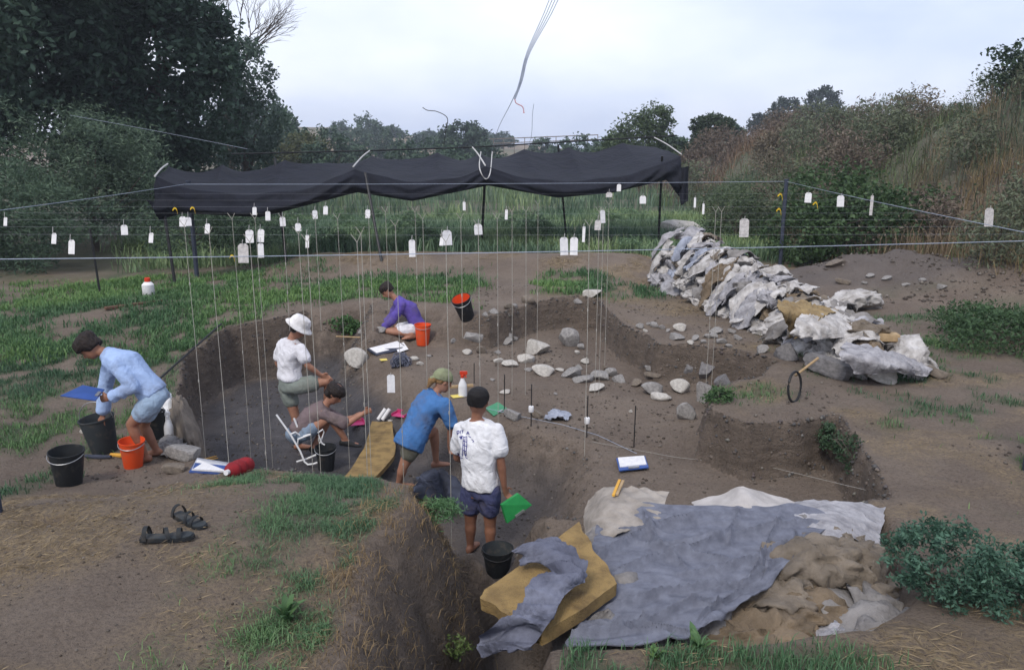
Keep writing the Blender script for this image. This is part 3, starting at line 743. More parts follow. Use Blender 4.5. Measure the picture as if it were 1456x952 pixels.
# crumbs of earth and pebbles strewn about
def crumbs(n, x0, x1, y0, y1, s0, s1, seed, msk):
    x, y = scatter(n, x0, x1, y0, y1, msk, seed, n // 9, .22); r = np.random.default_rng(seed); m = len(x)
    sz = s0 * (s1 / s0) ** (r.uniform(0, 1, m) ** 2.2); z = height(x, y)
    o = np.array([[1, 0, 0], [0, 1, 0], [-1, 0, 0], [0, -1, 0], [0, 0, .8], [0, 0, -.6]])
    v = o[None] * (r.uniform(.6, 1.2, (m, 6, 1))); a = r.uniform(0, 6.28, m); ca, sa = np.cos(a)[:, None], np.sin(a)[:, None]
    v = np.stack([v[..., 0] * ca - v[..., 1] * sa, v[..., 0] * sa + v[..., 1] * ca, v[..., 2]], -1) * sz[:, None, None] + np.stack([x, y, z + sz * .2], -1)[:, None]
    i = np.arange(m)[:, None] * 6; f = np.concatenate([i + [q] for q in ([0, 1, 4], [1, 2, 4], [2, 3, 4], [3, 0, 4], [1, 0, 5], [2, 1, 5], [3, 2, 5], [0, 3, 5])])
    k = r.uniform(0, 1, (m, 1)) ** 2; c = np.array((.07, .055, .044)) * (1 - k) + np.array((.24, .21, .18)) * k
    return v.reshape(-1, 3), f, np.repeat(c, 6, 0)
bare = lambda x, y: np.clip(1 - grass_mask(x, y) * 1.3, 0, 1) * S(.62 + 1.2 * fbm(x * .9, y * .9, 909, 3))
def clods():
    r = np.random.default_rng(955); P_ = []
    for poly in (PIT_A, PIT_B):
        n = len(poly)
        for i in range(n):
            a, b = np.array(poly[i]), np.array(poly[(i + 1) % n]); k = int(np.linalg.norm(b - a) * 420); t = r.uniform(0, 1, (k, 1)); q = a * (1 - t) + b * t
            nn = np.array([-(b - a)[1], (b - a)[0]]) / np.linalg.norm(b - a); P_.append(q + nn * (r.uniform(-.0, .5, (k, 1)) ** 1.6 * .9 - .08))
    P_ = np.concatenate(P_); e = .04; x, y = P_[:, 0], P_[:, 1]
    sl = np.hypot(height(x + e, y) - height(x - e, y), height(x, y + e) - height(x, y - e)) / (2 * e)
    ok = (sl > .9) & ~((x > -1.5) & (x < .3) & (y < 6.4)); return x[ok], y[ok]
cx_, cy_ = clods(); _sc = scatter
def fixed(*a, **k): return cx_, cy_
scatter = fixed; cl_part = crumbs(1, 0, 0, 0, 0, .006, .034, 956, None); scatter = _sc
cl_part = (cl_part[0], cl_part[1], np.clip(cl_part[2], .10, .19) * np.array([1.0, .95, .93]))
stuff('earth_clods', 'rough clods of earth standing out of the cut pit walls', 'clods', [cl_part], 'leaf')
stuff('earth_crumbs', 'crumbs of earth and tiny pebbles strewn over the dig', 'crumbs', [crumbs(9000, -4, 4.5, 3, 7, .003, .014, 910, bare), crumbs(12000, -5, 5, 6.5, 16, .007, .028, 911, bare), crumbs(2500, 5.5, 10, 14, 18, .015, .07, 912, bare)], 'leaf')
# ================================================================== canopy, wires, tags
M['shade'] = mat('shade_net', (.010, .0115, .021), (.006, .007, .012), 3, .75, .35, 220, trans=.10, crease=.5, cscale=2.2)
M['blackmetal'] = mat('black_metal', (.02, .02, .022), (.012, .012, .012), 12, .5)
M['whitecord'] = mat('white_cord', (.55, .54, .52), (.42, .41, .40), 30, .8)
M['string'] = mat('plumb_string', (.40, .385, .34), (.30, .28, .25), 30, .9)
M['wire'] = mat('grey_wire', (.34, .38, .46), (.25, .29, .36), 20, .55)
M['paper'] = mat('tag_paper', (.74, .73, .72), (.62, .61, .62), 25, .7)
M['paper_old'] = mat('weathered_paper', (.56, .54, .52), (.36, .34, .33), 30, .8)
M['ribbon'] = mat('yellow_ribbon', (.75, .52, .03), (.55, .36, .02), 10, .6)
M['post'] = mat('blue_grey_post', (.045, .055, .085), (.03, .035, .05), 20, .6)

def poly_curve(pts, n=10):
    """Catmull-Rom through pts"""
    P = [Vector(p) for p in pts]; P = [P[0] * 2 - P[1]] + P + [P[-1] * 2 - P[-2]]; o = []
    for i in range(1, len(P) - 2):
        for k in range(n):
            t = k / n; a, b, c, d = P[i - 1], P[i], P[i + 1], P[i + 2]
            o.append(.5 * ((2 * b) + (c - a) * t + (2 * a - 5 * b + 4 * c - d) * t * t + (3 * b - a - 3 * c + d) * t ** 3))
    return o + [P[-2]]

can = thing('shade_canopy', 'long black shade cloth canopy on thin poles behind the pit', 'canopy', (-2.5, 20, 0))
CL = Vector((2.5, -20, 0))
ST = [0, .365, .615, 1.0]
FRONT = [at_y(222, 254, 17.2), at_y(503, 240, 19.2), at_y(690, 238, 20.6), at_y(968, 222, 22.6)]
RIDGE = [at_y(240, 236, 20.2), at_y(526, 217, 22.6), at_y(672, 212, 24.0), at_y(930, 198, 26.2)]
def lerp_st(P, u):
    o = np.zeros((len(u), 3))
    for i in range(3):
        m = (u >= ST[i]) & (u <= ST[i + 1]); t = ((u[m] - ST[i]) / (ST[i + 1] - ST[i]))[:, None]
        o[m] = np.array(P[i]) * (1 - t) + np.array(P[i + 1]) * t
    return o
def sag(u):
    o = np.zeros(len(u))
    for i in range(3):
        m = (u >= ST[i]) & (u <= ST[i + 1]); t = (u[m] - ST[i]) / (ST[i + 1] - ST[i]); o[m] = 4 * t * (1 - t) * (ST[i + 1] - ST[i]) / .385
    return o
nu, n1, n2 = 260, 26, 22
u = np.linspace(0, 1, nu); fr = lerp_st(FRONT, u); rg = lerp_st(RIDGE, u); sg = sag(u)
scal = np.abs(np.sin(u * 26 + 1.1 * np.sin(u * 9))) ** .75 * (.6 + .4 * np.sin(u * 13) ** 2)
rg[:, 2] -= .04 + .26 * scal + .05 * fbm(u * 9, u * 0, 3, 3)
rows = []
for k in range(n1):
    t = k / (n1 - 1)
    p = rg * (1 - t) + fr * t
    p[:, 2] -= sg * (.50 * t ** 1.2 + .40 * t * (1 - t)) + .05 * fbm(u * 14, u * 0 + t * 3, 5, 3) * (1 - t * .5) + .02 * np.sin(u * 60 + t * 5) * t
    rows.append(p)
edge = rows[-1].copy()
bot = np.interp(u, [0, .04, .18, .37, .47, .62, .75, .86, .97, 1], [1.26, 1.38, 1.24, 1.74, 1.50, 1.84, 1.50, 1.60, 1.92, 1.45])
for k in range(1, n2 + 1):
    t = k / n2
    p = edge.copy()
    fold = .5 + .5 * np.sin(t * 9 + u * 26 * (1 - sg * .5) + 2 * fbm(u * 8, u * 0, 15, 2))
    p[:, 2] = edge[:, 2] * (1 - t) + bot * t - .10 * sg * np.sin(t * np.pi)
    p[:, 1] -= .22 * np.sin(t * np.pi * .9) + .10 * (fold - .5) * S(t * 3) + .04 * fbm(u * 20, t * 5 + u * 0, 25, 3)
    rows.append(p)
V = np.concatenate(rows) + np.array(CL)
cloth_o = link_mesh('shade_cloth', np_mesh('shade_cloth', V, grid_faces(n1 + n2, nu), None, True), M['shade'], can)
# torn corner pieces at both ends
for (pts, nm) in (([at_y(208, 284, 17.2), at_y(232, 292, 17.3), at_y(238, 300, 17.3), at_y(222, 308, 17.25)], 0), ([at_y(962, 240, 22.5), at_y(980, 236, 22.6), at_y(978, 286, 22.5), at_y(968, 292, 22.4)], 1)):
    P4 = np.array([list(p) for p in pts]); g = []
    for a in np.linspace(0, 1, 9):
        for b in np.linspace(0, 1, 7):
            q = (P4[0] * (1 - b) + P4[1] * b) * (1 - a) + (P4[3] * (1 - b) + P4[2] * b) * a
            q[1] += .08 * math.sin(b * 7 + a * 3); g.append(q)
    link_mesh('hanging_corner', np_mesh('hanging_corner', np.array(g) + np.array(CL), grid_faces(9, 7), None, True), M['shade'], can)
def pole(px, py, top):
    b = ground(px, py); MB().tube([b + CL + Vector((0, 0, -.2)), Vector(top) + CL], .034, 8).build('pole', M['blackmetal'], can)
pole(250, 405, FRONT[0] + Vector((.02, .1, 0))); pole(545, 374, FRONT[1] + Vector((.25, .1, -.1))); pole(684, 352, FRONT[2] + Vector((0, .1, 0))); pole(936, 347, FRONT[3] + Vector((-.5, .1, 0)))
pole(408, 376, RIDGE[0].lerp(RIDGE[1], .5)); pole(806, 338, RIDGE[2].lerp(RIDGE[3], .45))
rp_pts = [Vector(p) for p in [at_y(330, 222, 20.9)] + RIDGE[1:3] + [at_y(962, 195, 26.5)]]
MB().tube([p + CL + Vector((0, 0, .05)) for p in rp_pts], .022, 6).build('ridge_pole', M['blackmetal'], can)
for i, (a, b) in enumerate(zip(RIDGE, FRONT)):
    MB().tube(poly_curve([p + CL + Vector((0, -.05, .05)) for p in (a, a.lerp(b, .5) + Vector((0, 0, .03)), b)], 5), .02, 5).build('white_strut', M['whitecord'], can)
lc = [at_y(684, 216, 23.5), at_y(682, 238, 20.4), at_y(690, 254, 20.2), at_y(697, 246, 20.3), at_y(700, 216, 23)]
MB().tube(poly_curve([p + CL + Vector((0, -.1, 0)) for p in lc], 6), .014, 5).build('loose_cord', M['whitecord'], can)

# loose ends in the air above the ridge
tag(MB().tube(poly_curve([at_y(631, 208, 23.4), at_y(634, 186, 23.4), at_y(636, 168, 23.4), at_y(622, 159, 23.4), at_y(608, 157, 23.4), at_y(601, 153, 23.4)], 6), .012, 5).build('curled_wire', M['blackmetal']),
    'dark curled wire end sticking up from the canopy ridge', 'wire')
tag(MB().tube(poly_curve([at_y(752, 205, 24.5), at_y(756, 190, 24.5), at_y(757, 165, 24.5), at_y(759, 148, 24.5)], 5), .009, 5).build('upright_wire', M['wire']),
    'thin pale wire standing up from the canopy ridge', 'wire')
hb = thing('hanging_cords', 'bundle of pale cords hanging from above with a red frayed end', 'cord', at_y(735, 150, 9))
HL = -hb.location
M['redcord'] = mat('faded_red_cord', (.55, .25, .27), (.45, .3, .33), 30, .8)
for k, dx in enumerate((-5, -2, 1, 4)):
    MB().tube(poly_curve([at_y(835 + dx * 2.2, -130, 9) + HL, at_y(788 + dx * 1.4, 0, 9) + HL, at_y(752 + dx * .5, 74, 9) + HL, at_y(741 + dx * .4, 115, 9) + HL, at_y(732 + dx * .2, 141, 9) + HL], 5), .0045, 5).build('strand', M['wire'], hb)
MB().tube(poly_curve([at_y(732, 141, 9) + HL, at_y(734, 147, 9) + HL, at_y(743, 152, 9) + HL, at_y(745, 161, 9) + HL], 4), [.006] * 12 + [.012], 6).build('red_end', M['redcord'], hb)
MB().tube(poly_curve([at_y(741, 115, 9) + HL, at_y(725, 150, 13) + HL, at_y(708, 184, 18) + HL, at_y(699, 216, 23) + HL], 5), .005, 5).build('thin_line', M['wire'], hb)
# support far above: the overhead cable that carries the cords
ca, cb = at_y(835, -130, 9), at_y(838, -135, 9)
tag(MB().tube(poly_curve([(-14, 27.5, 9.0), (ca.x * .2 - 5, 18, 6.6), (ca.x, 9, ca.z), (7.5, 3.5, 6.5)], 8), .008, 6).build('overhead_cable', M['blackmetal']), 'thin dark cable strung high over the excavation from the tall trees', 'cable')
tag(MB().tube(poly_curve([at_y(100, 164, 23), at_y(230, 188, 22), at_y(352, 212, 21)], 6), .004, 5).build('guy_line', M['wire']), 'pale guy line running from the canopy up into the dark trees', 'cord')

# ---------------- overhead string grid
ZW = 2.0
def w_at(px, py): return at_z(px, py, ZW)
NL, NR = w_at(-60, 369), w_at(1510, 341)
BR = Vector((*at_z(1118, 258, ZW).xy, ZW)); BLp = w_at(262, 262)
def sagline(a, b, s, n=14): return [a.lerp(b, k / n) - Vector((0, 0, s * 4 * (k / n) * (1 - k / n))) for k in range(n + 1)]
tag(MB().tube(sagline(NL, NR, .02), .0032, 6).build('grid_wire', M['wire']), 'pale blue wire stretched across the near side above the pit', 'wire', 'wires of the overhead grid')
tag(MB().tube(sagline(BR, NR, .02), .004, 6).build('grid_wire', M['wire']), 'wire running from the dark blue post along the sandbag side', 'wire', 'wires of the overhead grid')
tag(MB().tube(sagline(BLp, BR, .02), .005, 6).build('grid_wire', M['wire']), 'far wire of the grid passing in front of the canopy', 'wire', 'wires of the overhead grid')
tag(MB().tube(sagline(w_at(-80, 309), BLp, .02), .0045, 6).build('grid_wire', M['wire']), 'wire of the grid running along the bare field side', 'wire', 'wires of the overhead grid')
CROSS = [6.9, 7.6, 8.4, 9.3, 10.4, 11.8, 13.6]
M['nylon'] = mat('nylon_line', (.30, .31, .33), (.22, .23, .25), 20, .6)
for Y in CROSS:
    xr = NR.x + (BR.x - NR.x) * (Y - NR.y) / (BR.y - NR.y); xl = -5.2 - (Y - 6) * .18
    tag(MB().tube([(xl, Y, ZW), ((xl + xr) / 2, Y, ZW - .01), (xr, Y, ZW)], .0007, 4).build('nylon_line', M['nylon']), 'hair thin nylon line of the overhead grid carrying plumb strings', 'line', 'thin lines of the overhead grid')
def gpost(p, label, r=.03):
    b = Vector((p.x, p.y, hz(p.x, p.y)))
    t = thing('grid_post', label, 'post', b, 0, 'posts of the overhead grid')
    MB().tube([(0, 0, -.3), (0, 0, ZW - b.z + .03)], r, 8).build('shaft', M['post'], t)
    MB().tube([(0, 0, ZW - b.z + .02), (0, 0, ZW - b.z + .05)], r * 1.25, 8).build('cap', M['post'], t)
    return t
gpost(BR, 'dark blue grid post with yellow ribbons behind the sandbag wall', .045)
pl = at_z(281, 402, -.1); gpost(Vector((pl.x * 1.06, pl.y * 1.06, 0)), 'dark blue grid post beside the left canopy pole', .05)
gpost(NL, 'dark blue grid post at the near end of the bare field', .035); gpost(NR, 'dark blue grid post at the near end of the sandbag side', .035)
pf = w_at(-80, 309); gpost(pf, 'dark blue grid post out by the bare field', .035)
tag(MB().tube([ground(143, 417) + Vector((0, 0, -.2)), at_y(128, 325, ground(143, 417).y)], .022, 6).build('fence_stake', M['blackmetal']), 'thin dark stake standing in the bare field edge', 'stake')
# ribbons
def ribbon(px, py, y, label):
    p = at_y(px, py, y); r = random.Random(px); s = y / 26.
    v = []; f = []
    path = poly_curve([p + Vector((-.10, 0, .0)) * s, p + Vector((-.03, -.02, .07)) * s, p + Vector((.03, 0, .03)) * s, p + Vector((.06, -.02, -.12)) * s], 4)
    for q in path: v += [q + Vector((0, 0, .028 * s)), q - Vector((0, 0, .028 * s))]
    for i in range(len(path) - 1): f.append((i * 2, i * 2 + 1, i * 2 + 3, i * 2 + 2))
    mb = MB().raw(v, f); mb.raw([q + Vector((0, .004, 0)) for q in v], [tuple(reversed(q)) for q in f])
    tag(mb.build('yellow_ribbon', M['ribbon']), label, 'ribbon', 'yellow marker ribbons')
ribbon(1110, 279, BR.y - .06, 'yellow ribbon tied high on the dark blue post'); ribbon(1108, 300, BR.y - .06, 'yellow ribbon tied lower on the dark blue post')
ribbon(1160, 291, 17.0, 'yellow ribbon hanging off the side wire beside the bramble'); ribbon(250, 299, 16.4, 'yellow ribbon under the left corner of the canopy')
ribbon(275, 298, 16.4, 'short yellow ribbon by the left grid post'); ribbon(331, 366, 9.0, 'yellow ribbon on a plumb string near the white tags')

# ---------------- plumb strings
STR = [(262, 318, 300, 596), (297, 327, 340, 640), (355, 338, 392, 655), (362, 303, 396, 606), (424, 325, 457, 560), (437, 345, 470, 600), (480, 312, 505, 612), (513, 327, 541, 690), (508, 352, 530, 560),
       (562, 318, 596, 520), (601, 307, 628, 508), (634, 340, 643, 600), (680, 322, 694, 545), (707, 308, 716, 578), (728, 300, 734, 540), (748, 296, 752, 478), (765, 288, 768, 470), (838, 322, 841, 690),
       (852, 300, 851, 605), (858, 296, 858, 600), (866, 284, 864, 560), (330, 310, 350, 520), (402, 312, 425, 470), (448, 308, 462, 470), (524, 305, 540, 470), (548, 300, 560, 440), (590, 296, 600, 430), (655, 306, 665, 480), (1018, 296, 1017, 520), (1026, 300, 1024, 545)]
for i, (a, b, c, d) in enumerate(STR):
    t0 = at_z(a, b, ZW - .04); Y = min(CROSS, key=lambda q: abs(q - t0.y)) if t0.y < 14.5 else t0.y
    t0 = at_y(a, b, Y); x = t0.x; g = hz(x, Y)
    zb = max(g + .01, at_y(c, d, Y).z if d < 520 and i > 20 else g + .01)
    mb = MB().tube([(x, Y, zb), (x + .004, Y, (zb + ZW) / 2), (x, Y, ZW - .07)], .0036 if Y < 9 else .0032, 4)
    mb.tube([(x, Y, ZW - .07), (x - .05, Y, ZW)], .0032, 4).tube([(x, Y, ZW - .07), (x + .035, Y, ZW)], .0032, 4)
    for _ in range(random.randint(1, 2)):
        zk = random.uniform(zb + .3, 1.4); mb.tube([(x, Y, zk), (x + .002, Y, zk + .02), (x, Y, zk + .04)], [.004, .009, .004], 5)
    tag(mb.build('plumb_string', M['string']), 'thin white plumb string hanging from the overhead lines into the pit', 'string', 'plumb strings')

# ---------------- tags
def paper_tag(px, py, w, h, label, z=1.89, m='paper', y=None, rot=0.0, tie=True):
    p = at_z(px, py, z) if y is None else at_y(px, py, y)
    k = (p.y * math.cos(PITCH) - (p.z - CAM_H) * math.sin(PITCH)) / FPX
    w, h = w * k, h * k
    t = thing('paper_tag', label, 'tag', p, rot, 'paper tags on the string grid')
    c = .22 * w
    prof = [(-w / 2, -h / 2), (w / 2, -h / 2), (w / 2, h / 2 - c), (w / 2 - c, h / 2), (-w / 2 + c, h / 2), (-w / 2, h / 2 - c)]
    v = [(x, -.0015 + .012 * math.sin(z_ / h * 2), z_) for x, z_ in prof] + [(x, .0015 + .012 * math.sin(z_ / h * 2), z_) for x, z_ in prof]
    f = [tuple(range(6)), tuple(range(11, 5, -1))] + [(i, i + 6, (i + 1) % 6 + 6, (i + 1) % 6) for i in range(6)]
    MB().raw(v, f).build('card', M[m], t, False)
    if tie: MB().tube([(0, 0, h / 2 - c * .6), (0, -.004, h / 2 + .015), (.004, 0, max(h / 2 + .03, ZW - p.z if p.z > 1.7 else .06))], .0028, 4).build('tie', M['whitecord'], t)
    return t
TG = [(346, 360, 15, 27, 'paper_old'), (355, 336, 11, 18, 0), (371, 335, 12, 18, 0), (371, 356, 8, 20, 0), (586, 353, 9, 24, 0), (636, 338, 14, 21, 0), (802, 350, 12, 25, 0), (816, 350, 11, 25, 0), (1058, 324, 13, 26, 'paper_old'),
      (1406, 309, 14, 26, 'paper_old'), (1149, 281, 9, 14, 0), (1195, 286, 10, 16, 0), (1239, 292, 4, 28, 'paper_old'), (102, 351, 12, 20, 0), (77, 339, 10, 15, 0), (177, 327, 9, 14, 0), (215, 338, 8, 14, 0), (8, 315, 6, 12, 0),
      (260, 315, 10, 14, 0), (268, 315, 8, 12, 0), (295, 325, 9, 14, 0), (362, 300, 6, 11, 0), (381, 307, 7, 13, 0), (402, 315, 8, 13, 0), (424, 323, 8, 11, 0), (448, 305, 7, 12, 0), (463, 299, 7, 12, 0), (437, 343, 5, 18, 0), (523, 304, 7, 12, 0), (680, 326, 12, 15, 0),
      (857, 308, 8, 18, 0), (850, 320, 9, 14, 'paper_old'), (830, 333, 4, 22, 0), (880, 267, 6, 10, 0), (866, 277, 9, 7, 'paper_old'), (914, 284, 9, 11, 0), (660, 293, 4, 12, 0), (720, 305, 4, 14, 0), (628, 343, 6, 12, 0), (988, 288, 3, 14, 0), (1000, 297, 3, 15, 0)]
for (px, py, w, h, m) in TG:
    t0 = at_z(px, py, 1.89)
    big = h >= 18
    lab = {'346': 'largest weathered tag hanging on the near wire, greyish and creased', '802': 'one of a pair of wide white tags touching on the near wire', '816': 'one of a pair of wide white tags touching on the near wire',
           '1058': 'weathered tag alone in front of the green thicket beside the blue post', '1406': 'grey weathered tag on the side wire against the brown weeds', '1239': 'thin curled strip tag on the side wire', '586': 'tall narrow white tag on the near wire',
           '102': 'white tag turned a little aside in front of the dark field'}.get(str(px), 'small white paper tag tied to the thin lines of the string grid' if not big else 'white paper tag tied near the crossing of the strings')
    paper_tag(px, py, w, h, lab, 1.89, m or 'paper', None, random.uniform(-.5, .5))
# ================================================================== stones, sandbags, cloths, tools
M['stone'] = mat('grey_stone', (.30, .285, .27), (.16, .15, .145), 9, .88, .5, 60)
M['stone_pale'] = mat('pale_stone', (.50, .47, .43), (.32, .30, .27), 9, .88, .5, 60)
M['stone_dark'] = mat('dark_stone', (.19, .18, .18), (.10, .095, .095), 9, .88, .5, 60)
M['stone_brown'] = mat('earthy_stone', (.20, .165, .13), (.115, .095, .078), 7, .9, .6, 40)
STONE_ME = []
def stone_mesh(seed):
    r = np.random.default_rng(seed); a, b = 22, 13
    th = np.linspace(0, 2 * np.pi, a, endpoint=False); ph = np.linspace(.02, np.pi - .02, b)
    P, T = np.meshgrid(ph, th, indexing='ij')
    p = np.stack([np.sin(P) * np.cos(T), np.sin(P) * np.sin(T), np.cos(P)], -1).reshape(-1, 3)
    for _ in range(9):
        n = r.normal(size=3); n /= np.linalg.norm(n); d = r.uniform(.42, .82)
        p = p - np.maximum(0, p @ n - d)[:, None] * n * .94
    p = p * (1 + .05 * fbm(p[:, 0] * 3 + seed, p[:, 1] * 3, seed, 3, p[:, 2] * 3))[:, None]
    p /= np.abs(p).max(0)
    me = np_mesh('stone', p * .5, grid_faces(b, a, 0, True), None, True); me.set_sharp_from_angle(angle=R(32)); return me
STONE_ME = [stone_mesh(900 + k) for k in range(9)]
STONE_VAR = {}
def stone(px, py, w, h, m='stone', label=None, deep=None, group='stones of the excavation', name='stone', sink=.22, seed=None):
    """w, h in photograph pixels; py is the stone's centre"""
    w *= 1.12; h *= 1.12
    p = ground(px, py + h * .35)
    k = (p.y * math.cos(PITCH) - (p.z - CAM_H) * math.sin(PITCH)) / FPX
    W, Hh = w * k, h * k; D = deep or (W * .85); 
    Hz = max(.35 * W, min(Hh * 1.0, 1.3 * W))
    i = (px * 7 + py * 3) % len(STONE_ME) if seed is None else seed
    key = (i, m)
    if key not in STONE_VAR:
        me = STONE_ME[i].copy(); me.materials.clear(); me.materials.append(M[m]); STONE_VAR[key] = me
    o = bpy.data.objects.new(name, STONE_VAR[key]); col.objects.link(o)
    o.location = p + Vector((0, D * .25, Hz * (.5 - sink))); o.scale = (W, D, Hz); o.rotation_euler = (random.uniform(-.15, .15), random.uniform(-.15, .15), random.uniform(-.5, .5))
    lab = label or {'stone': 'grey angular fieldstone lying on the pit floor', 'stone_pale': 'pale flat fieldstone lying on the pit floor', 'stone_dark': 'dark grey rounded stone lying on the pit floor', 'stone_brown': 'earth stained stone lying on the pit floor'}[m]
    tag(o, lab, 'stone', group); return o
g, pl_, dk, br = 'stone', 'stone_pale', 'stone_dark', 'stone_brown'
stone(808, 481, 26, 30, g, 'upright grey boulder standing against the far wall of the pit')
stone(764, 495, 34, 24, pl_, 'large wedge shaped pale stone leaning in the middle of the pit')
stone(750, 509, 26, 19, pl_, 'rounded pale stone touching the wedge shaped one')
stone(772, 528, 30, 16, pl_, 'flat topped pale stone alone on the pit floor')
stone(1004, 559, 28, 38, g, 'tall upright grey stone by the corner of the earth block')
stone(974, 586, 30, 28, g, 'blocky grey boulder alone in front of the earth block')
stone(967, 550, 26, 22, pl_, 'pointed pale boulder between the grey blocks')
stone(669, 479, 46, 22, g, 'broad flat slab where the dig meets the grass')
stone(842, 418, 30, 13, pl_, 'long pale stone on the far rim of the pit', group='stones on the rim')
stone(505, 509, 32, 32, pl_, 'large pale boulder at the head of the sloping clay face', sink=.3)
stone(729, 590, 24, 18, g, 'flat grey stone beside the green board at the trench edge'); stone(762, 588, 19, 14, br, 'brown cobble at the trench edge')
for q in [(812, 531, 25, 15, g), (822, 522, 14, 10, g), (832, 514, 12, 9, pl_), (831, 539, 30, 14, g), (848, 552, 26, 11, pl_), (853, 535, 26, 13, g), (868, 530, 16, 14, g), (882, 538, 21, 14, g), (924, 525, 15, 11, g), (928, 554, 30, 19, g), (940, 564, 28, 11, pl_),
          (981, 525, 27, 24, dk), (1007, 526, 28, 26, dk), (1029, 540, 24, 20, dk), (683, 497, 16, 13, br), (664, 501, 13, 9, pl_), (644, 486, 11, 9, g), (724, 518, 22, 9, pl_), (707, 513, 17, 7, pl_), (708, 500, 11, 6, g), (722, 486, 15, 11, g), (724, 478, 9, 8, g), (732, 481, 8, 7, g),
          (826, 493, 11, 9, g), (820, 501, 7, 6, pl_), (796, 526, 13, 5, pl_), (751, 526, 11, 5, g), (718, 558, 15, 6, pl_), (897, 584, 6, 5, pl_), (905, 545, 16, 12, br), (930, 535, 24, 10, br), (860, 523, 9, 8, br), (589, 510, 12, 7, pl_), (596, 517, 12, 6, pl_), (610, 506, 7, 4, g), (555, 598, 7, 6, pl_), (780, 512, 9, 6, br), (700, 540, 7, 4, g), (790, 560, 6, 4, g)]:
    stone(*q)
for q in [(751, 426, 20, 12, br), (702, 442, 16, 9, g), (722, 436, 18, 9, br), (732, 434, 9, 10, g), (822, 429, 15, 9, g), (690, 446, 9, 7, g), (541, 470, 15, 9, g), (512, 472, 7, 6, g)]:
    stone(*q, label='weathered stone lying along the grassy rim of the pit', group='stones on the rim')
for q in [(967, 466, 18, 12, pl_), (962, 480, 22, 10, g), (931, 462, 13, 9, g), (910, 464, 11, 9, g), (941, 465, 10, 8, g), (924, 460, 9, 7, g), (1019, 471, 18, 11, g), (1025, 485, 18, 9, g), (1015, 478, 12, 8, g), (982, 488, 9, 7, pl_), (989, 481, 12, 9, g), (1041, 471, 11, 8, g), (1006, 478, 9, 7, g), (1085, 497, 19, 11, g), (1050, 480, 12, 8, g), (950, 470, 7, 5, g), (1000, 486, 8, 6, g), (918, 470, 7, 5, pl_), (1036, 492, 9, 6, g)]:
    stone(*q, label='small rubble stone heaped before the sandbag wall', group='rubble before the sandbags')
stone(1122, 500, 36, 30, dk, 'dark boulder under the brown sack of the sandbag wall', group='stones on the rim'); stone(1185, 522, 66, 36, dk, 'wide dark boulder under the near end of the sandbag wall', group='stones on the rim')
stone(1255, 535, 50, 26, pl_, 'pale earthy boulder under the ragged last sack', group='stones on the rim'); stone(1332, 530, 34, 18, br, 'low brown stone past the end of the sandbag wall', group='stones on the rim')
for q in [(1200, 400, 20, 10, br), (1238, 392, 12, 7, g), (1262, 396, 14, 8, g), (1190, 375, 26, 12, br), (1290, 404, 12, 7, g), (1340, 408, 14, 8, g), (1230, 402, 8, 5, g), (1312, 398, 10, 6, g)]:
    stone(*q, label='loose stone tumbled down the dirt heap', group='stones on the dirt heap')
stone(258, 645, 46, 26, g, 'smooth grey boulder beside the bending digger', group='stones by the left ledge'); stone(246, 667, 30, 18, br, 'smaller mossy stone below the smooth boulder', group='stones by the left ledge')
stone(120, 612, 14, 9, pl_, 'pale stone in the grass behind the large black bucket', group='stones by the left ledge')
stone(970, 326, 60, 26, pl_, 'pale rubble heap stone behind the far end of the sandbags', group='stones on the rim')
# big earthy boulder forming the left lip of the deep pit
def boulder():
    r = np.random.default_rng(5); a, b = 60, 40
    th = np.linspace(0, 2 * np.pi, a, endpoint=False); ph = np.linspace(.02, np.pi - .02, b); P, T = np.meshgrid(ph, th, indexing='ij')
    p = np.stack([np.sin(P) * np.cos(T), np.sin(P) * np.sin(T), np.cos(P)], -1).reshape(-1, 3)
    n = fbm(p[:, 0] * 1.6, p[:, 1] * 1.6, 7, 5, p[:, 2] * 1.6); p = p * (1 + .35 * n + .10 * fbm(p[:, 0] * 6, p[:, 1] * 6, 9, 3, p[:, 2] * 6))[:, None]
    p = p * np.array([.15, .8, .42]); p[:, 0] += -.22 * p[:, 1] - .12 * (p[:, 2])
    q = ground(268, 628)
    o = link_mesh('boulder', np_mesh('boulder', p, grid_faces(b, a, 0, True), None, True), M['stone_brown'], None, (q.x - .2, q.y + .45, -.62))
    o.rotation_euler = (.12, 0, .25)
    tag(o, 'long brown earthy boulder forming the lip of the deep pit', 'boulder')
boulder()

# ---------------- sandbags
SACK = {'white': mat('white_sack', (.52, .50, .485), (.27, .25, .235), 7, .85, .5, 90, crease=.9, cscale=7), 'lav': mat('grey_lavender_sack', (.38, .37, .385), (.20, .193, .205), 7, .85, .5, 90, crease=.9, cscale=7), 'blue': mat('bluish_sack', (.33, .355, .42), (.21, .225, .28), 5, .85, .5, 90, crease=.9, cscale=7),
        'tan': mat('tan_sack', (.20, .165, .128), (.115, .094, .073), 5, .9, .5, 90, crease=.9, cscale=7), 'brown': mat('brown_burlap', (.20, .15, .10), (.105, .08, .055), 6, .95, .6, 110, crease=.9, cscale=7), 'grey': mat('grey_sack', (.24, .225, .215), (.14, .13, .125), 5, .9, .5, 90, crease=.9, cscale=7), 'ochre': mat('ochre_cloth', (.30, .22, .11), (.19, .135, .07), 6, .9, .5, 90, crease=.9, cscale=7)}
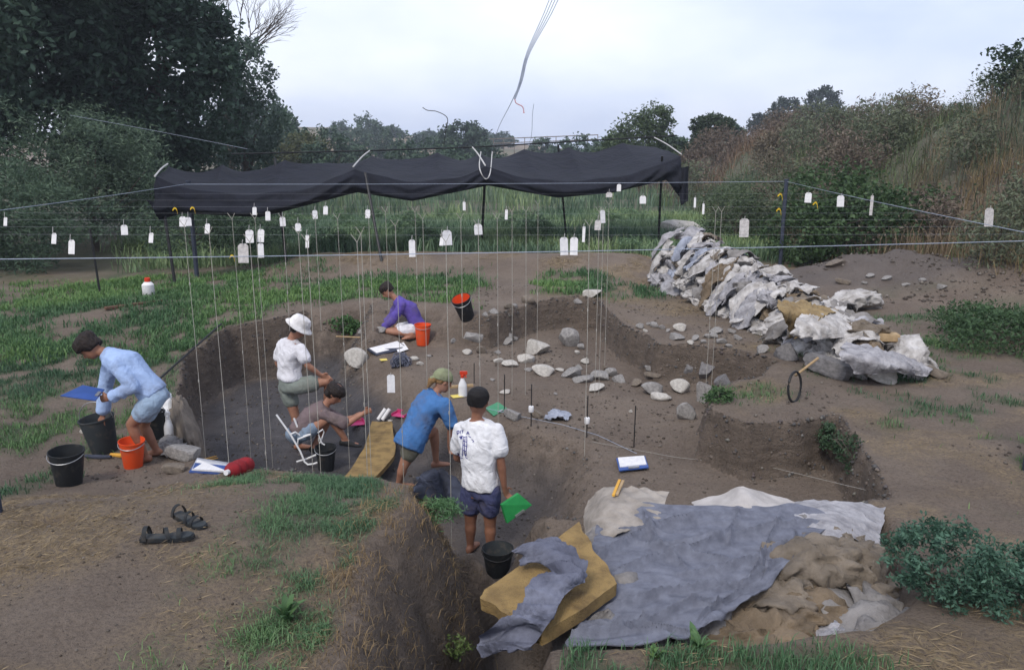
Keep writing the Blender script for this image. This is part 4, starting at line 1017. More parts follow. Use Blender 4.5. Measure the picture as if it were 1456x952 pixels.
def bag_mesh(seed, limp=0.0):
    r = np.random.default_rng(seed); a, b = 50, 30
    th = np.linspace(0, 2 * np.pi, a, endpoint=False); t = np.linspace(-1, 1, b); T, TH = np.meshgrid(t, th, indexing='ij')
    prof = (1 - np.abs(T) ** 3.2) ** .42; prof = np.maximum(prof, .03)
    neck = np.exp(-((T - .80) / .085) ** 2); prof = prof * (1 - .62 * neck) + .18 * S((T - .86) / .1) * (T < .995)
    cy, cz = np.cos(TH), np.sin(TH)
    sy = np.sign(cy) * np.abs(cy) ** .8; sz = np.sign(cz) * np.abs(cz) ** .8
    x = T * .34; y = sy * prof * .21; z = sz * prof * (.115 - .05 * limp)
    p = np.stack([x, y, z], -1).reshape(-1, 3)
    s = seed * 1.7
    wx, wy = p[:, 0] + .05 * fbm(p[:, 1] * 6 + s, p[:, 2] * 6, seed + 8, 2), p[:, 1] + .05 * fbm(p[:, 0] * 6 - s, p[:, 2] * 6, seed + 7, 2)
    w = (1 - np.abs(fbm(wx * 5 + s + wy * 7, wy * 13 - wx * 3, seed, 2, p[:, 2] * 9)) * 2.6) 
    w2 = (1 - np.abs(fbm(wx * 16 - s, wy * 9 + wx * 9, seed + 3, 2, p[:, 2] * 15)) * 2.4)
    n = p / (np.linalg.norm(p * np.array([.3, 1, 1]), axis=1)[:, None] + 1e-6) * np.array([.3, 1, 1])
    p = p + n * (.050 * (w - .35) + .020 * (w2 - .35))[:, None] * (1 + .4 * limp)
    lump = fbm(p[:, 0] * 5 + s, p[:, 1] * 5, seed + 9, 2)
    p[:, 2] += .045 * lump - .05 * (p[:, 0] / .34) ** 2 * (1 + limp); p[:, 1] += .03 * fbm(p[:, 0] * 6, p[:, 2] * 3 + s, seed + 5, 2)
    return np_mesh('sandbag', p, grid_faces(b, a, 0, True), None, True)
BAGS = [bag_mesh(700 + k, .2 if k < 4 else .9) for k in range(9)]
BAGV = {}
def bag(x, y, z, rz, c, i, s=1.0, tilt=(0, 0), label=None, group='sandbags of the wall', name='sandbag', cat='sandbag'):
    me = BAGS[i]
    if not me.materials: me.materials.append(SACK['white'])
    o = bpy.data.objects.new(name, me); col.objects.link(o)
    o.material_slots[0].link = 'OBJECT'; o.material_slots[0].material = SACK[c]
    o.location = (x, y, z); o.rotation_euler = (tilt[0], tilt[1], rz); o.scale = (s, s, s)
    cn = {'white': 'dirty white', 'lav': 'grey lavender', 'blue': 'bluish', 'tan': 'tan', 'brown': 'brown burlap', 'grey': 'dull grey', 'ochre': 'ochre'}[c]
    tag(o, label or '%s crumpled sandbag piled in the long sandbag wall' % cn, cat, group); return o
rs = random.Random(77)
A0, A1 = Vector((3.55, 16.6)), Vector((4.75, 9.5)); dirv = (A1 - A0).normalized(); nrm = Vector((-dirv.y, dirv.x))
if nrm.x > 0: nrm = -nrm
Ln = (A1 - A0).length
pick = ['white', 'lav', 'lav', 'blue', 'white', 'grey', 'white', 'lav', 'tan', 'grey', 'brown', 'white', 'lav']
s_ = 0.0; lay = 0
nb_ = 0
for layer in range(6):
    s_ = .1 + (layer % 2) * .22
    while s_ < Ln - .1:
        f = s_ / Ln
        top = .80 * (1 - f) ** .85 + .26
        hcur = .10 + layer * .165
        if hcur < top:
            half = max(.0, .52 * (1 - hcur / (top + .25)))
            offs = [half, -half] if half > .22 else [rs.uniform(-.1, .1)]
            if layer == 0: offs = [half + .05, -half]
            for of in offs:
                c2 = A0 + dirv * (s_ + rs.uniform(-.1, .1)) + nrm * (of + rs.uniform(-.07, .07))
                bag(c2.x, c2.y, hz(c2.x, c2.y) + hcur + rs.uniform(-.03, .03), rs.uniform(0, 6.28) if rs.random() < .5 else math.atan2(dirv.y, dirv.x) + rs.uniform(-.5, .5), rs.choice(pick), rs.randrange(9), rs.uniform(.72, 1.12), (rs.uniform(-.6, .6), rs.uniform(-.4, .4)))
        s_ += rs.uniform(.36, .47)
# single outstanding sacks
p = ground(1220, 438); bag(p.x, p.y, p.z + .16, .3, 'white', 2, 1.35, (0, .1), 'plump white sack lying apart behind the sandbag wall', None)

# draped cloth sheets ---------------------------------------------------------
def cloth_sheet(name, ctrl, m, nr=60, nc=60, fold=.02, ff=6.0, seed=1, thick=.006, edge=.02, parent=None, dirs=(1.0, .35), ridge=True, fine=.2, aniso=.35, ridges=()):
    """smooth sheet through control rows of world points with folds and a thickness"""
    ctrl = [[Vector(p) for p in row] for row in ctrl]
    def samp(pts, n):
        c = poly_curve(pts, 12); L_ = len(c) - 1
        return [c[int(i * L_ / (n - 1))].lerp(c[min(L_, int(i * L_ / (n - 1)) + 1)], (i * L_ / (n - 1)) % 1) for i in range(n)]
    rows = [samp(r, nc) for r in ctrl]
    colsv = [samp([rows[i][j] for i in range(len(rows))], nr) for j in range(nc)]
    g = np.array([[list(colsv[j][i]) for j in range(nc)] for i in range(nr)])
    du = np.gradient(g, axis=1); dv = np.gradient(g, axis=0); n = np.cross(du, dv); n /= np.linalg.norm(n, axis=2)[..., None] + 1e-9
    if n[..., 2].mean() < 0: n = -n
    x, y = g[..., 0].ravel(), g[..., 1].ravel() + g[..., 2].ravel() * .7
    a, b = dirs
    xw, yw = x + .09 * fbm(x * 2.2, y * 2.2, seed + 31, 2), y + .09 * fbm(x * 2.2, y * 2.2, seed + 32, 2)
    q1 = fbm((xw * a + yw * b) * ff, (yw * a - xw * b) * ff * aniso, seed, 2); q2 = fbm((xw * a * .8 + yw * (b + .5)) * ff * 1.9, (yw * a - xw * b) * ff * aniso * 1.3, seed + 5, 2)
    w = (1 - np.abs(q1) * 2.6) * .8 + (1 - np.abs(q2) * 2.6) * .45 if ridge else q1 + .5 * q2
    w = w + fine * fbm(x * ff * 4, y * ff * 4, seed + 9, 3)
    w = w.reshape(nr, nc) * fold
    uu, vv = np.meshgrid(np.linspace(0, 1, nc), np.linspace(0, 1, nr))
    for (u0, v0, u1, v1, h_, w_) in ridges:
        uw = uu + .03 * fbm(uu * 5, vv * 5, seed + 51, 2); vw = vv + .03 * fbm(uu * 5, vv * 5, seed + 52, 2)
        ex, ey = u1 - u0, v1 - v0; L2 = ex * ex + ey * ey; tt = ((uw - u0) * ex + (vw - v0) * ey) / L2; sdv = ((uw - u0) * ey - (vw - v0) * ex) / math.sqrt(L2)
        tap = S((tt + .15) / .3) * S((1.15 - tt) / .3); w = w + h_ * tap * (np.exp(-np.abs(sdv) / np.where(sdv > 0, w_, w_ * .45)) - .25 * np.exp(-(sdv / (3 * w_)) ** 2))
    g = g + n * w[..., None]
    jr = edge * 1.5 * fbm(np.linspace(0, 7, nc), np.zeros(nc), seed + 2, 2); jc = edge * 1.5 * fbm(np.linspace(0, 7, nr), np.zeros(nr) + 9, seed + 3, 2)
    for k in range(3):
        kk = (1 - k / 3.)
        g[k, :, :2] += (jr * kk)[:, None]; g[-1 - k, :, :2] -= (jr[::-1] * kk)[:, None]; g[:, k, :2] += (jc * kk)[:, None]; g[:, -1 - k, :2] -= (jc[::-1] * kk)[:, None]
    top = g.reshape(-1, 3); bot = (g - n * thick).reshape(-1, 3)
    N_ = nr * nc; F1 = grid_faces(nr, nc); F2 = grid_faces(nr, nc, N_)[:, ::-1]
    ring = [j for j in range(nc)] + [i * nc + nc - 1 for i in range(1, nr)] + [(nr - 1) * nc + j for j in range(nc - 2, -1, -1)] + [i * nc for i in range(nr - 2, 0, -1)]
    ring = np.array(ring); nx = np.roll(ring, -1)
    F3 = np.stack([ring, ring + N_, nx + N_, nx], -1)
    me = np_mesh(name, np.concatenate([top, bot]), np.concatenate([F1, F2, F3]), None, True); me.set_sharp_from_angle(angle=R(60))
    return link_mesh(name, me, m, parent)

M['tarp'] = mat('grey_blue_felt', (.165, .175, .218), (.108, .114, .145), 14, .95, .6, 160, 9, crease=.25, cscale=5)
M['tarp2'] = mat('grey_blue_felt_blanket', (.175, .185, .24), (.085, .09, .125), 5, .95, .6, 160, 8, crease=.5, cscale=6)
M['darkcloth'] = mat('dark_blue_cloth', (.055, .062, .09), (.028, .032, .048), 5, .95, .5, 120)
M['beige'] = mat('beige_canvas', (.37, .33, .29), (.22, .195, .17), 5, .9, .5, 120)
M['whitesheet'] = mat('dirty_white_sheet', (.50, .47, .45), (.34, .315, .30), 4, .85, .4, 90)
M['foam'] = mat('ochre_foam', (.29, .195, .078), (.14, .092, .042), 6, .95, .7, 90, 9, contrast=(.32, .56), bdist=.02)
Z = at_z
tarp = cloth_sheet('tarp', [
    [Z(852, 742, -.05), Z(915, 716, .10), Z(985, 722, .12), Z(1062, 724, .15), Z(1130, 720, .13), Z(1190, 738, .12)],
    [Z(842, 785, .0), Z(915, 768, .05), Z(990, 768, .10), Z(1070, 765, .10), Z(1125, 758, .12), Z(1172, 757, .12)],
    [Z(835, 835, -.02), Z(915, 822, .03), Z(995, 822, .04), Z(1062, 818, .06), Z(1098, 806, .09), Z(1126, 800, .10)],
    [Z(822, 878, .0), Z(890, 878, .01), Z(955, 870, .03), Z(1012, 858, .04), Z(1048, 845, .05), Z(1078, 842, .07)],
    [Z(800, 914, .02), Z(872, 916, .03), Z(940, 913, .04), Z(980, 902, .05), Z(1008, 886, .04), Z(1028, 872, .03)]],
    M['tarp'], 125, 135, .030, 3.2, 3, .008, .02, None, (.45, .9), aniso=.2, fine=.06, ridges=[(.02, .35, .42, .06, .085, .022), (.08, .5, .5, .22, .07, .02), (.3, .28, .95, .14, .06, .022), (.35, .48, .95, .3, .065, .02), (.12, .66, .62, .55, .07, .018), (.0, .93, .55, .72, .08, .022), (.05, .82, .42, .95, .06, .018), (.5, .62, .9, .5, .06, .018),
                  (.2, .05, .34, .45, .06, .018), (.55, .02, .5, .3, .05, .016), (.72, .1, .62, .5, .05, .016), (.42, .7, .75, .85, .06, .018), (.6, .9, .95, .68, .05, .016), (.2, .25, .5, .42, .045, .014), (.65, .4, .85, .6, .045, .014), (.1, .15, .3, .2, .05, .014), (.25, .8, .6, .98, .06, .016), (.8, .25, .98, .5, .05, .014)])
tag(tarp, 'large grey blue felt tarp spread over the covered sandbags', 'tarp')
# pale sheets showing beyond the tarp
tag(cloth_sheet('canvas_sheet', [[Z(838, 712, -.12), Z(862, 694, .02), Z(905, 692, .06), Z(950, 702, .06)], [Z(830, 745, -.18), Z(858, 722, .05), Z(905, 716, .10), Z(945, 718, .12)], [Z(836, 790, -.2), Z(868, 765, .03), Z(905, 752, .06), Z(940, 745, .07)]], M['beige'], 50, 50, .014, 9, 21), 'crumpled beige canvas showing past the tarp corner', 'cloth')
tag(cloth_sheet('white_sheet', [[Z(985, 712, .02), Z(1030, 700, .12), Z(1056, 690, .22), Z(1090, 702, .12), Z(1130, 712, .08)], [Z(985, 730, .06), Z(1030, 722, .12), Z(1058, 712, .2), Z(1090, 722, .14), Z(1130, 726, .12)], [Z(990, 748, .02), Z(1030, 745, .06), Z(1060, 742, .08), Z(1090, 742, .08), Z(1130, 740, .08)]], M['whitesheet'], 40, 60, .008, 8, 22), 'stiff off white sheet peaking up behind the tarp', 'cloth')
tag(cloth_sheet('white_sheet', [[Z(1128, 712, .05), Z(1170, 712, .08), Z(1215, 716, .07), Z(1258, 722, .03)], [Z(1130, 735, .12), Z(1175, 735, .14), Z(1215, 738, .12), Z(1255, 745, .05)], [Z(1170, 770, .12), Z(1195, 765, .14), Z(1222, 768, .1), Z(1250, 778, .03)]], SACK['lav'], 40, 50, .012, 9, 23), 'grimy pale sheet lying between the tarp and the green bush', 'cloth')
# burlap sacks at the open end
for (px, py, z, rz, c, i, s, tl, lab) in [(1165, 785, .02, .1, 'tan', 1, 1.15, (0, .1), 'bulging tan sack under the tarp corner'), (1215, 778, -.02, 1.2, 'tan', 3, 1.0, (.2, 0), 'creased tan sack against the green bush'), (1112, 826, -.04, .3, 'tan', 6, .95, (0, 0), 'pale crumpled sack end poking out below the tarp'),
        (1178, 818, -.14, .5, 'brown', 4, 1.1, (.1, .1), 'dark brown sack wedged in the heap'), (1170, 862, -.14, .2, 'brown', 0, 1.1, (0, .15), 'brown burlap sack beside the leafy plant'), (1240, 850, -.12, 1.0, 'grey', 5, 1.25, (.25, .0), 'big upright grey brown sack near the bush'),
        (1080, 880, -.12, .2, 'brown', 7, 1.2, (0, 0), 'flattened brown sack under the torn tarp edge'), (1215, 812, -.08, .2, 'tan', 8, 1.1, (0, .1), 'limp folded sack on the open heap'), (1200, 898, -.12, .1, 'lav', 6, .7, (0, 0), 'pale rag at the foot of the burlap sacks'), (1140, 745, -.02, .0, 'grey', 2, 1.0, (0, 0), 'sack bulge hidden beneath the tarp'), (1262, 890, -.1, .6, 'grey', 1, 1.1, (0, 0), 'dark sack slumped toward the bush')]:
    q = Z(px, py, z + .1); bag(q.x, q.y, z + .02, rz, c, i, s, tl, lab, 'burlap sacks of the covered pile', 'burlap_sack', 'sack')
for (px, py) in [(890, 760), (960, 800), (1040, 790), (900, 840), (980, 850), (1060, 750), (880, 890)]:
    q = Z(px, py, -.05); bag(q.x, q.y, -.12, px * .7, 'grey', px % 6, 1.15, (0, 0), 'sandbag lying hidden under the grey blue tarp', 'sandbags under the tarp')
# draped sacks and cloths over the sandbag wall
def wall_top(px, py, z): return at_z(px, py, z)
tag(cloth_sheet('ragged_sack', [[Z(1200, 488, .42), Z(1250, 496, .38), Z(1300, 512, .2), Z(1318, 520, .1)], [Z(1195, 502, .40), Z(1240, 512, .36), Z(1285, 522, .24), Z(1322, 528, .08)], [Z(1205, 515, .3), Z(1222, 532, .16), Z(1265, 528, .2), Z(1318, 535, .05)]], SACK['lav'], 44, 60, .03, 9, 31, .01, .05), 'ragged grey sack spilling off the near end of the sandbag wall', 'sack')
tag(cloth_sheet('ragged_sack', [[Z(1145, 440, .62), Z(1180, 438, .6), Z(1215, 450, .5)], [Z(1130, 460, .6), Z(1165, 460, .58), Z(1210, 465, .48)], [Z(1122, 478, .45), Z(1155, 482, .42), Z(1205, 480, .38)]], SACK['white'], 40, 40, .03, 10, 32, .01, .05), 'empty white sack draped over the middle of the wall', 'sack')
tag(cloth_sheet('ragged_sack', [[Z(1105, 428, .75), Z(1140, 430, .72), Z(1195, 440, .6)], [Z(1110, 445, .68), Z(1140, 448, .62), Z(1165, 455, .6)], [Z(1122, 475, .3), Z(1135, 480, .3), Z(1145, 470, .42)]], SACK['ochre'], 40, 40, .03, 10, 33, .01, .05), 'ochre brown cloth twisted over the sandbag wall', 'cloth')
def wall_z(sv, o):
    f = sv / Ln; top = .80 * (1 - f) ** .85 + .36; return top * max(.05, 1 - (abs(o) / .85) ** 2.2)
rk = random.Random(21)
for k in range(48):
    sv = .2 + (Ln - .5) * ((k + rk.random()) / 48); of = rk.uniform(-.15, .62); az = rk.uniform(-1.4, 1.4); dz_ = rk.uniform(-.06, .05); hw, hl = rk.uniform(.11, .22), rk.uniform(.15, .32); ctrl = []
    for i in range(4):
        row = []
        for j in range(4):
            ds, do = (i / 3 - .5) * 2 * hw, (j / 3 - .5) * 2 * hl; s2, o2 = sv + ds * math.cos(az) - do * math.sin(az), of + ds * math.sin(az) + do * math.cos(az); s2 = min(max(s2, 0), Ln)
            c2 = A0 + dirv * s2 + nrm * o2; row.append(Vector((c2.x + rk.uniform(-.03, .03), c2.y + rk.uniform(-.03, .03), hz(c2.x, c2.y) + wall_z(s2, o2) + dz_ + rk.uniform(-.07, .07))))
        ctrl.append(row)
    cn_ = rk.choice(['white', 'lav', 'lav', 'white', 'blue', 'white', 'lav', 'white', 'tan', 'grey', 'brown']); nm_ = {'white': 'dirty white', 'lav': 'grey lavender', 'blue': 'bluish', 'tan': 'tan', 'grey': 'dull grey', 'brown': 'brown burlap'}[cn_]
    tag(cloth_sheet('empty_sack', ctrl, SACK[cn_], 21, 24, .045, 6.5, 300 + k, .01, .04, None, (math.cos(az), math.sin(az)), True, .15, .25), nm_ + ' empty sack draped in folds over the sandbag wall', 'sack', 'empty sacks on the sandbag wall')
M['wood'] = mat('weathered_wood', (.42, .30, .17), (.28, .19, .10), 10, .85, .4, 60)
p = Z(1238, 478, .38)
tag(MB().box((0, 0, 0), (.66, .16, .09), Matrix.Rotation(-.12, 3, 'Z')).build('wooden_plank', M['wood'], None, False, p), 'weathered wooden plank lying on the near end of the sandbag wall', 'plank')
p = Z(1222, 455, .45)
tag(MB().box((0, 0, 0), (.10, .32, .05), Matrix.Rotation(.35, 3, 'Z') @ Matrix.Rotation(.25, 3, 'X')).build('wooden_plank', M['beige'], None, False, p), 'short pale board leaning against the white sacks', 'plank')

# ---------------- foam slabs and blankets
fm = cloth_sheet('foam_mattress', [[Z(823, 741, .16), Z(850, 786, .15), Z(878, 828, .13)], [Z(756, 791, .13), Z(790, 828, .14), Z(824, 868, .12)], [Z(687, 838, .10), Z(692, 856, .09), Z(770, 898, .10)]], M['foam'], 40, 40, .006, 5, 41, .085, .012, None, (1, .3), False)
tag(fm, 'thick ochre foam slab with a blanket lying over it', 'foam slab')
fa_, fz_ = ground(542, 600, .14), at_z(504, 688, -1.0)
def fpt(px, py):
    k = (py - 600) / 88.; return at_y(px, py, fa_.y * (1 - k) + fz_.y * k - .16)
fb_ = [[fpt(527, 599), fpt(542, 599), fpt(558, 599)], [fpt(520, 628), fpt(539, 628), fpt(560, 626)], [fpt(507, 655), fpt(531, 656), fpt(560, 648)], [fpt(488, 680), fpt(503, 687), fpt(521, 692)]]
tag(cloth_sheet('foam_mattress', fb_, M['foam'], 40, 24, .006, 5, 42, .055, .012, None, (1, .3), False), 'bent ochre foam slab lying on the clay slope below the diggers', 'foam slab')
bl1 = [[Z(742, 778, .22), Z(738, 786, .19), Z(746, 797, .19)], [Z(782, 764, .30), Z(772, 782, .29), Z(764, 800, .22)], [Z(808, 772, .31), Z(795, 795, .31), Z(785, 812, .26)], [Z(832, 808, .28), Z(808, 820, .30), Z(788, 822, .26)], [Z(815, 832, .24), Z(795, 828, .29), Z(775, 812, .25)], [Z(795, 858, .22), Z(775, 850, .24), Z(758, 835, .2)], [Z(780, 885, .18), Z(752, 882, .18), Z(725, 876, .14)], [Z(762, 912, .06), Z(720, 908, .02), Z(682, 905, -.04)], [Z(748, 925, .0), Z(712, 926, -.02), Z(684, 930, -.08)]]
tag(cloth_sheet('blanket', bl1, M['tarp2'], 120, 50, .035, 8, 43, .012, .02, None, (.3, 1)), 'grey blue blanket crumpled over the foam slab in front', 'blanket')
b2 = [[ground(600, 690, .12), ground(622, 688, .20), ground(640, 694, .18), ground(655, 702, .1)], [ground(592, 702, .08), ground(622, 702, .14), ground(640, 708, .12), ground(658, 715, .08)], [ground(605, 722, .05), ground(625, 722, .1), ground(645, 728, .1), ground(658, 738, .05)]]
tag(cloth_sheet('blanket', b2, M['darkcloth'], 40, 44, .03, 7, 44, .012, .03), 'dark blue grey blanket heaped in the trench behind the white shirted digger', 'blanket')

# ---------------- buckets
M['blackplastic'] = mat('black_rubber', (.016, .018, .020), (.085, .070, .056), 7, .65, .15, 40, contrast=(.26, .44))
M['greyplastic'] = mat('dark_grey_rubber', (.032, .038, .042), (.10, .085, .07), 7, .7, .15, 40, contrast=(.26, .46))
M['orange'] = mat('orange_plastic', (.66, .07, .014), (.34, .12, .06), 7, .55, contrast=(.24, .46))
M['red'] = mat('red_plastic', (.62, .045, .015), (.45, .035, .012), 8, .5)
M['steel'] = mat('dull_steel', (.42, .43, .44), (.28, .28, .29), 20, .4, metal=.7)
def bucket(px, py, w, h, outer, inner, label, tilt=(0, 0), handle='down', rz=0.0, hm='steel', lift=0.0, base=None):
    p = base or ground(px, py)
    k = (p.y * math.cos(PITCH) - (p.z - CAM_H) * math.sin(PITCH)) / FPX
    rt, Hh = w * k / 2, h * k; rb = rt * .74
    t = thing('bucket', label, 'bucket', p + Vector((0, 0, lift)), rz, 'buckets about the dig'); t.rotation_euler = (tilt[0], tilt[1], rz)
    MB().lathe([(rb * .97, .0), (rb, .008), (rb + (rt - rb) * .94, Hh * .94), (rt * 1.0, Hh * .945), (rt * 1.035, Hh * .96), (rt * 1.035, Hh * .995), (rt * 1.0, Hh), (rt * .965, Hh * .99)], 30, None, False).build('body', M[outer], t)
    MB().lathe([(rb * .93, .02), (rb * .95, .03), (rt * .962, Hh * .985)], 30, None, False).build('inside', M[inner], t)
    n = 14; pts = []
    for i in range(n + 1):
        a = math.pi * i / n; c_, s_n = math.cos(a), math.sin(a)
        if handle == 'up': pts.append((rt * 1.03 * c_, 0, Hh * .93 + rt * 1.15 * s_n))
        else: pts.append((rt * 1.04 * c_, -rt * 1.07 * s_n, Hh * .93 - rt * .30 * s_n))
    MB().tube(pts, .0045, 6).build('handle', M[hm], t)
    return t
bucket(99, 688, 46, 52, 'blackplastic', 'blackplastic', 'black bucket with nothing beside it at the edge of the grass', (.05, .06))
bucket(150, 641, 46, 52, 'greyplastic', 'greyplastic', 'dark grey bucket under the blue board of the bending digger', (.05, -.12), 'up')
bucket(190, 663, 34, 40, 'orange', 'orange', 'bright orange red bucket behind the bare legs of the bending digger', (.05, .06))
bucket(226, 622, 24, 40, 'blackplastic', 'blackplastic', 'black bucket behind the bending digger beside the white bottle', (0, 0), 'up')
bucket(665, 452, 27, 34, 'blackplastic', 'orange', 'black bucket with orange inside tipped over in the grass', (.35, -.28))
bucket(601, 490, 23, 30, 'orange', 'orange', 'orange bucket beside the purple shirted digger', (0, .03))
bucket(464, 668, 29, 36, 'blackplastic', 'blackplastic', 'small black bucket with pale rim in front of the crouching digger', (.03, .03))
bucket(708, 815, 44, 40, 'blackplastic', 'greyplastic', 'dark bucket at the feet of the white shirted digger', (.0, .0), 'down', 0, 'blackmetal')
pb = ground(212, 420); t = thing('jerry_can', 'white container with a red cap standing in the grass', 'container', pb)
MB().lathe([(.10, 0), (.115, .02), (.115, .22), (.07, .27), (.04, .28)], 18).build('body', M['paper'], t); MB().lathe([(.05, .28), (.055, .285), (.055, .35), (.045, .36)], 14).build('cap', M['red'], t)

# ---------------- small tools
M['plasticwhite'] = mat('white_plastic', (.72, .72, .72), (.62, .62, .63), 10, .45)
M['bluebrd'] = mat('blue_plastic', (.035, .085, .30), (.025, .065, .22), 5, .45)
M['greenbrd'] = mat('green_plastic', (.03, .30, .08), (.02, .22, .06), 6, .5)
M['greenpale'] = mat('pale_green_plastic', (.06, .27, .13), (.045, .2, .1), 6, .6)
M['pink'] = mat('pink_plastic', (.52, .05, .17), (.4, .04, .13), 6, .5)
M['redbottle'] = mat('dark_red_cover', (.28, .014, .02), (.17, .01, .014), 9, .8, .3, 90)
M['yellow'] = mat('pencil_yellow', (.66, .36, .05), (.55, .28, .04), 10, .6)
M['yellowtag'] = mat('yellow_card', (.72, .58, .14), (.6, .46, .1), 10, .7)
def spray_bottle(p, label, s=1.0, head='red', rz=0.0):
    t = thing('spray_bottle', label, 'bottle', p, rz)
    MB().lathe([(r * s, z * s) for r, z in [(.038, 0), (.044, .006), (.045, .10), (.040, .13), (.022, .17), (.016, .19), (.016, .2)]], 18).build('body', M['plasticwhite'], t)
    h = MB().lathe([(r * s, z * s) for r, z in [(.019, .195), (.02, .2), (.02, .222), (.013, .23)]], 12); h.box((-.012 * s, 0, .245 * s), (.075 * s, .026 * s, .032 * s)); h.box((-.03 * s, 0, .215 * s), (.012 * s, .014 * s, .04 * s), Matrix.Rotation(.4, 3, 'Y'))
    h.build('trigger_head', M[head], t)
spray_bottle(ground(658, 563), 'white spray bottle with a red trigger at the trench edge', 1.35, 'red', math.pi)
spray_bottle(ground(241, 621), 'white spray bottle beside the black bucket of the bending digger', 1.15, 'plasticwhite')
def clipboard(name, label, c4, m, sheet=None, th=.006, clip=True):
    """c4: four corners (ring order)"""
    c4 = [Vector(c) for c in c4]; n = (c4[1] - c4[0]).cross(c4[3] - c4[0]).normalized()
    if n.z < 0: n = -n
    o = sum(c4, Vector()) / 4; t = thing(name, label, 'clipboard', o)
    v = [c - o for c in c4] + [c - o + n * th for c in c4]
    MB().raw(v, [(3, 2, 1, 0), (4, 5, 6, 7), (0, 1, 5, 4), (1, 2, 6, 5), (2, 3, 7, 6), (3, 0, 4, 7)]).build('board', M[m], t, False)
    L_ = [c - o for c in c4]
    def quad(a0, a1, b0, b1, h0, h1, nm, mm):
        P_ = lambda a, b: (L_[0] * (1 - a) + L_[1] * a) * (1 - b) + (L_[3] * (1 - a) + L_[2] * a) * b
        q = [P_(a0, b0), P_(a1, b0), P_(a1, b1), P_(a0, b1)]
        MB().raw([x + n * (th + h0) for x in q] + [x + n * (th + h1) for x in q], [(3, 2, 1, 0), (4, 5, 6, 7), (0, 1, 5, 4), (1, 2, 6, 5), (2, 3, 7, 6), (3, 0, 4, 7)]).build(nm, M[mm], t, False)
    if sheet: quad(.05, .95, .04, .80, .001, .012, 'paper_pad', sheet)
    if clip: quad(.32, .68, .88, .985, .001, .014, 'clip', 'steel')
    return t
gz = lambda px, py, l=.012: ground(px, py, l)
clipboard('clipboard', 'blue clipboard with a white paper pad lying on the earth ledge', [gz(876, 656, .03), gz(917, 653, .03), gz(922, 669, .03), gz(880, 674, .03)], 'bluebrd', 'paper', .012)
clipboard('clipboard', 'pale green board lying at the edge of the trench', [gz(690, 582), gz(708, 573), gz(722, 583), gz(702, 593)], 'greenpale', None, .008)
for (a, b, nm, lab, m) in [((872, 704), (881, 682), 'folding_ruler', 'yellow folding ruler lying on the beige canvas', 'yellow'), ((877, 703), (886, 683), 'wooden_peg', 'pale wooden peg lying beside the folding ruler', 'wood')]:
    A, B = at_z(*a, .10), at_z(*b, .10); d = (B - A)
    tag(MB().box((A + B) / 2, (.022, d.length, .014), Matrix.Rotation(math.atan2(d.y, d.x) - math.pi / 2, 3, 'Z')).build(nm, M[m], None, False), lab, 'ruler' if nm == 'folding_ruler' else 'peg')
# things on the front bank: papers, pencils, red flask
t = thing('paper_roll', 'white papers on a blue board lying on the front bank', 'paper', gz(305, 666))
c4 = [gz(273, 671, .02) - t.location, gz(281, 656, .03) - t.location, gz(333, 663, .03) - t.location, gz(329, 675, .02) - t.location]
o = MB().raw([c + Vector((0, 0, h)) for h in (0, .015) for c in c4], [(3, 2, 1, 0), (4, 5, 6, 7), (0, 1, 5, 4), (1, 2, 6, 5), (2, 3, 7, 6), (3, 0, 4, 7)]).build('sheets', M['paper'], t, False)
c4b = [gz(269, 672, .0) - t.location, gz(277, 660, .01) - t.location, gz(334, 666, .01) - t.location, gz(330, 675, .0) - t.location]
MB().raw([c + Vector((0, 0, h)) for h in (0, .012) for c in c4b], [(3, 2, 1, 0), (4, 5, 6, 7), (0, 1, 5, 4), (1, 2, 6, 5), (2, 3, 7, 6), (3, 0, 4, 7)]).build('board', M['bluebrd'], t, False)
for k, (a, b) in enumerate([((283, 661), (309, 653)), ((286, 663), (311, 656))]):
    A, B = gz(*a, .05), gz(*b, .05); tag(MB().tube([A, A.lerp(B, .93), B], [.008, .008, .001], 6).build('pencil', M['yellow']), 'yellow pencil lying by the white papers on the bank', 'pencil', 'pencils by the papers')
fk = thing('flask', 'dark red covered flask with a white cap lying on the bank', 'flask', gz(342, 672)); A, B = gz(326, 680, .06) - fk.location, gz(357, 668, .06) - fk.location
pts = [A.lerp(B, k / 10) for k in range(11)]
MB().tube(pts, [.035, .062, .07, .056, .07, .072, .056, .072, .07, .062, .035], 14).build('cover', M['redbottle'], fk); MB().tube([A + (A - B) * .12, A + (A - B) * .02], .022, 12).build('cap', M['plasticwhite'], fk)
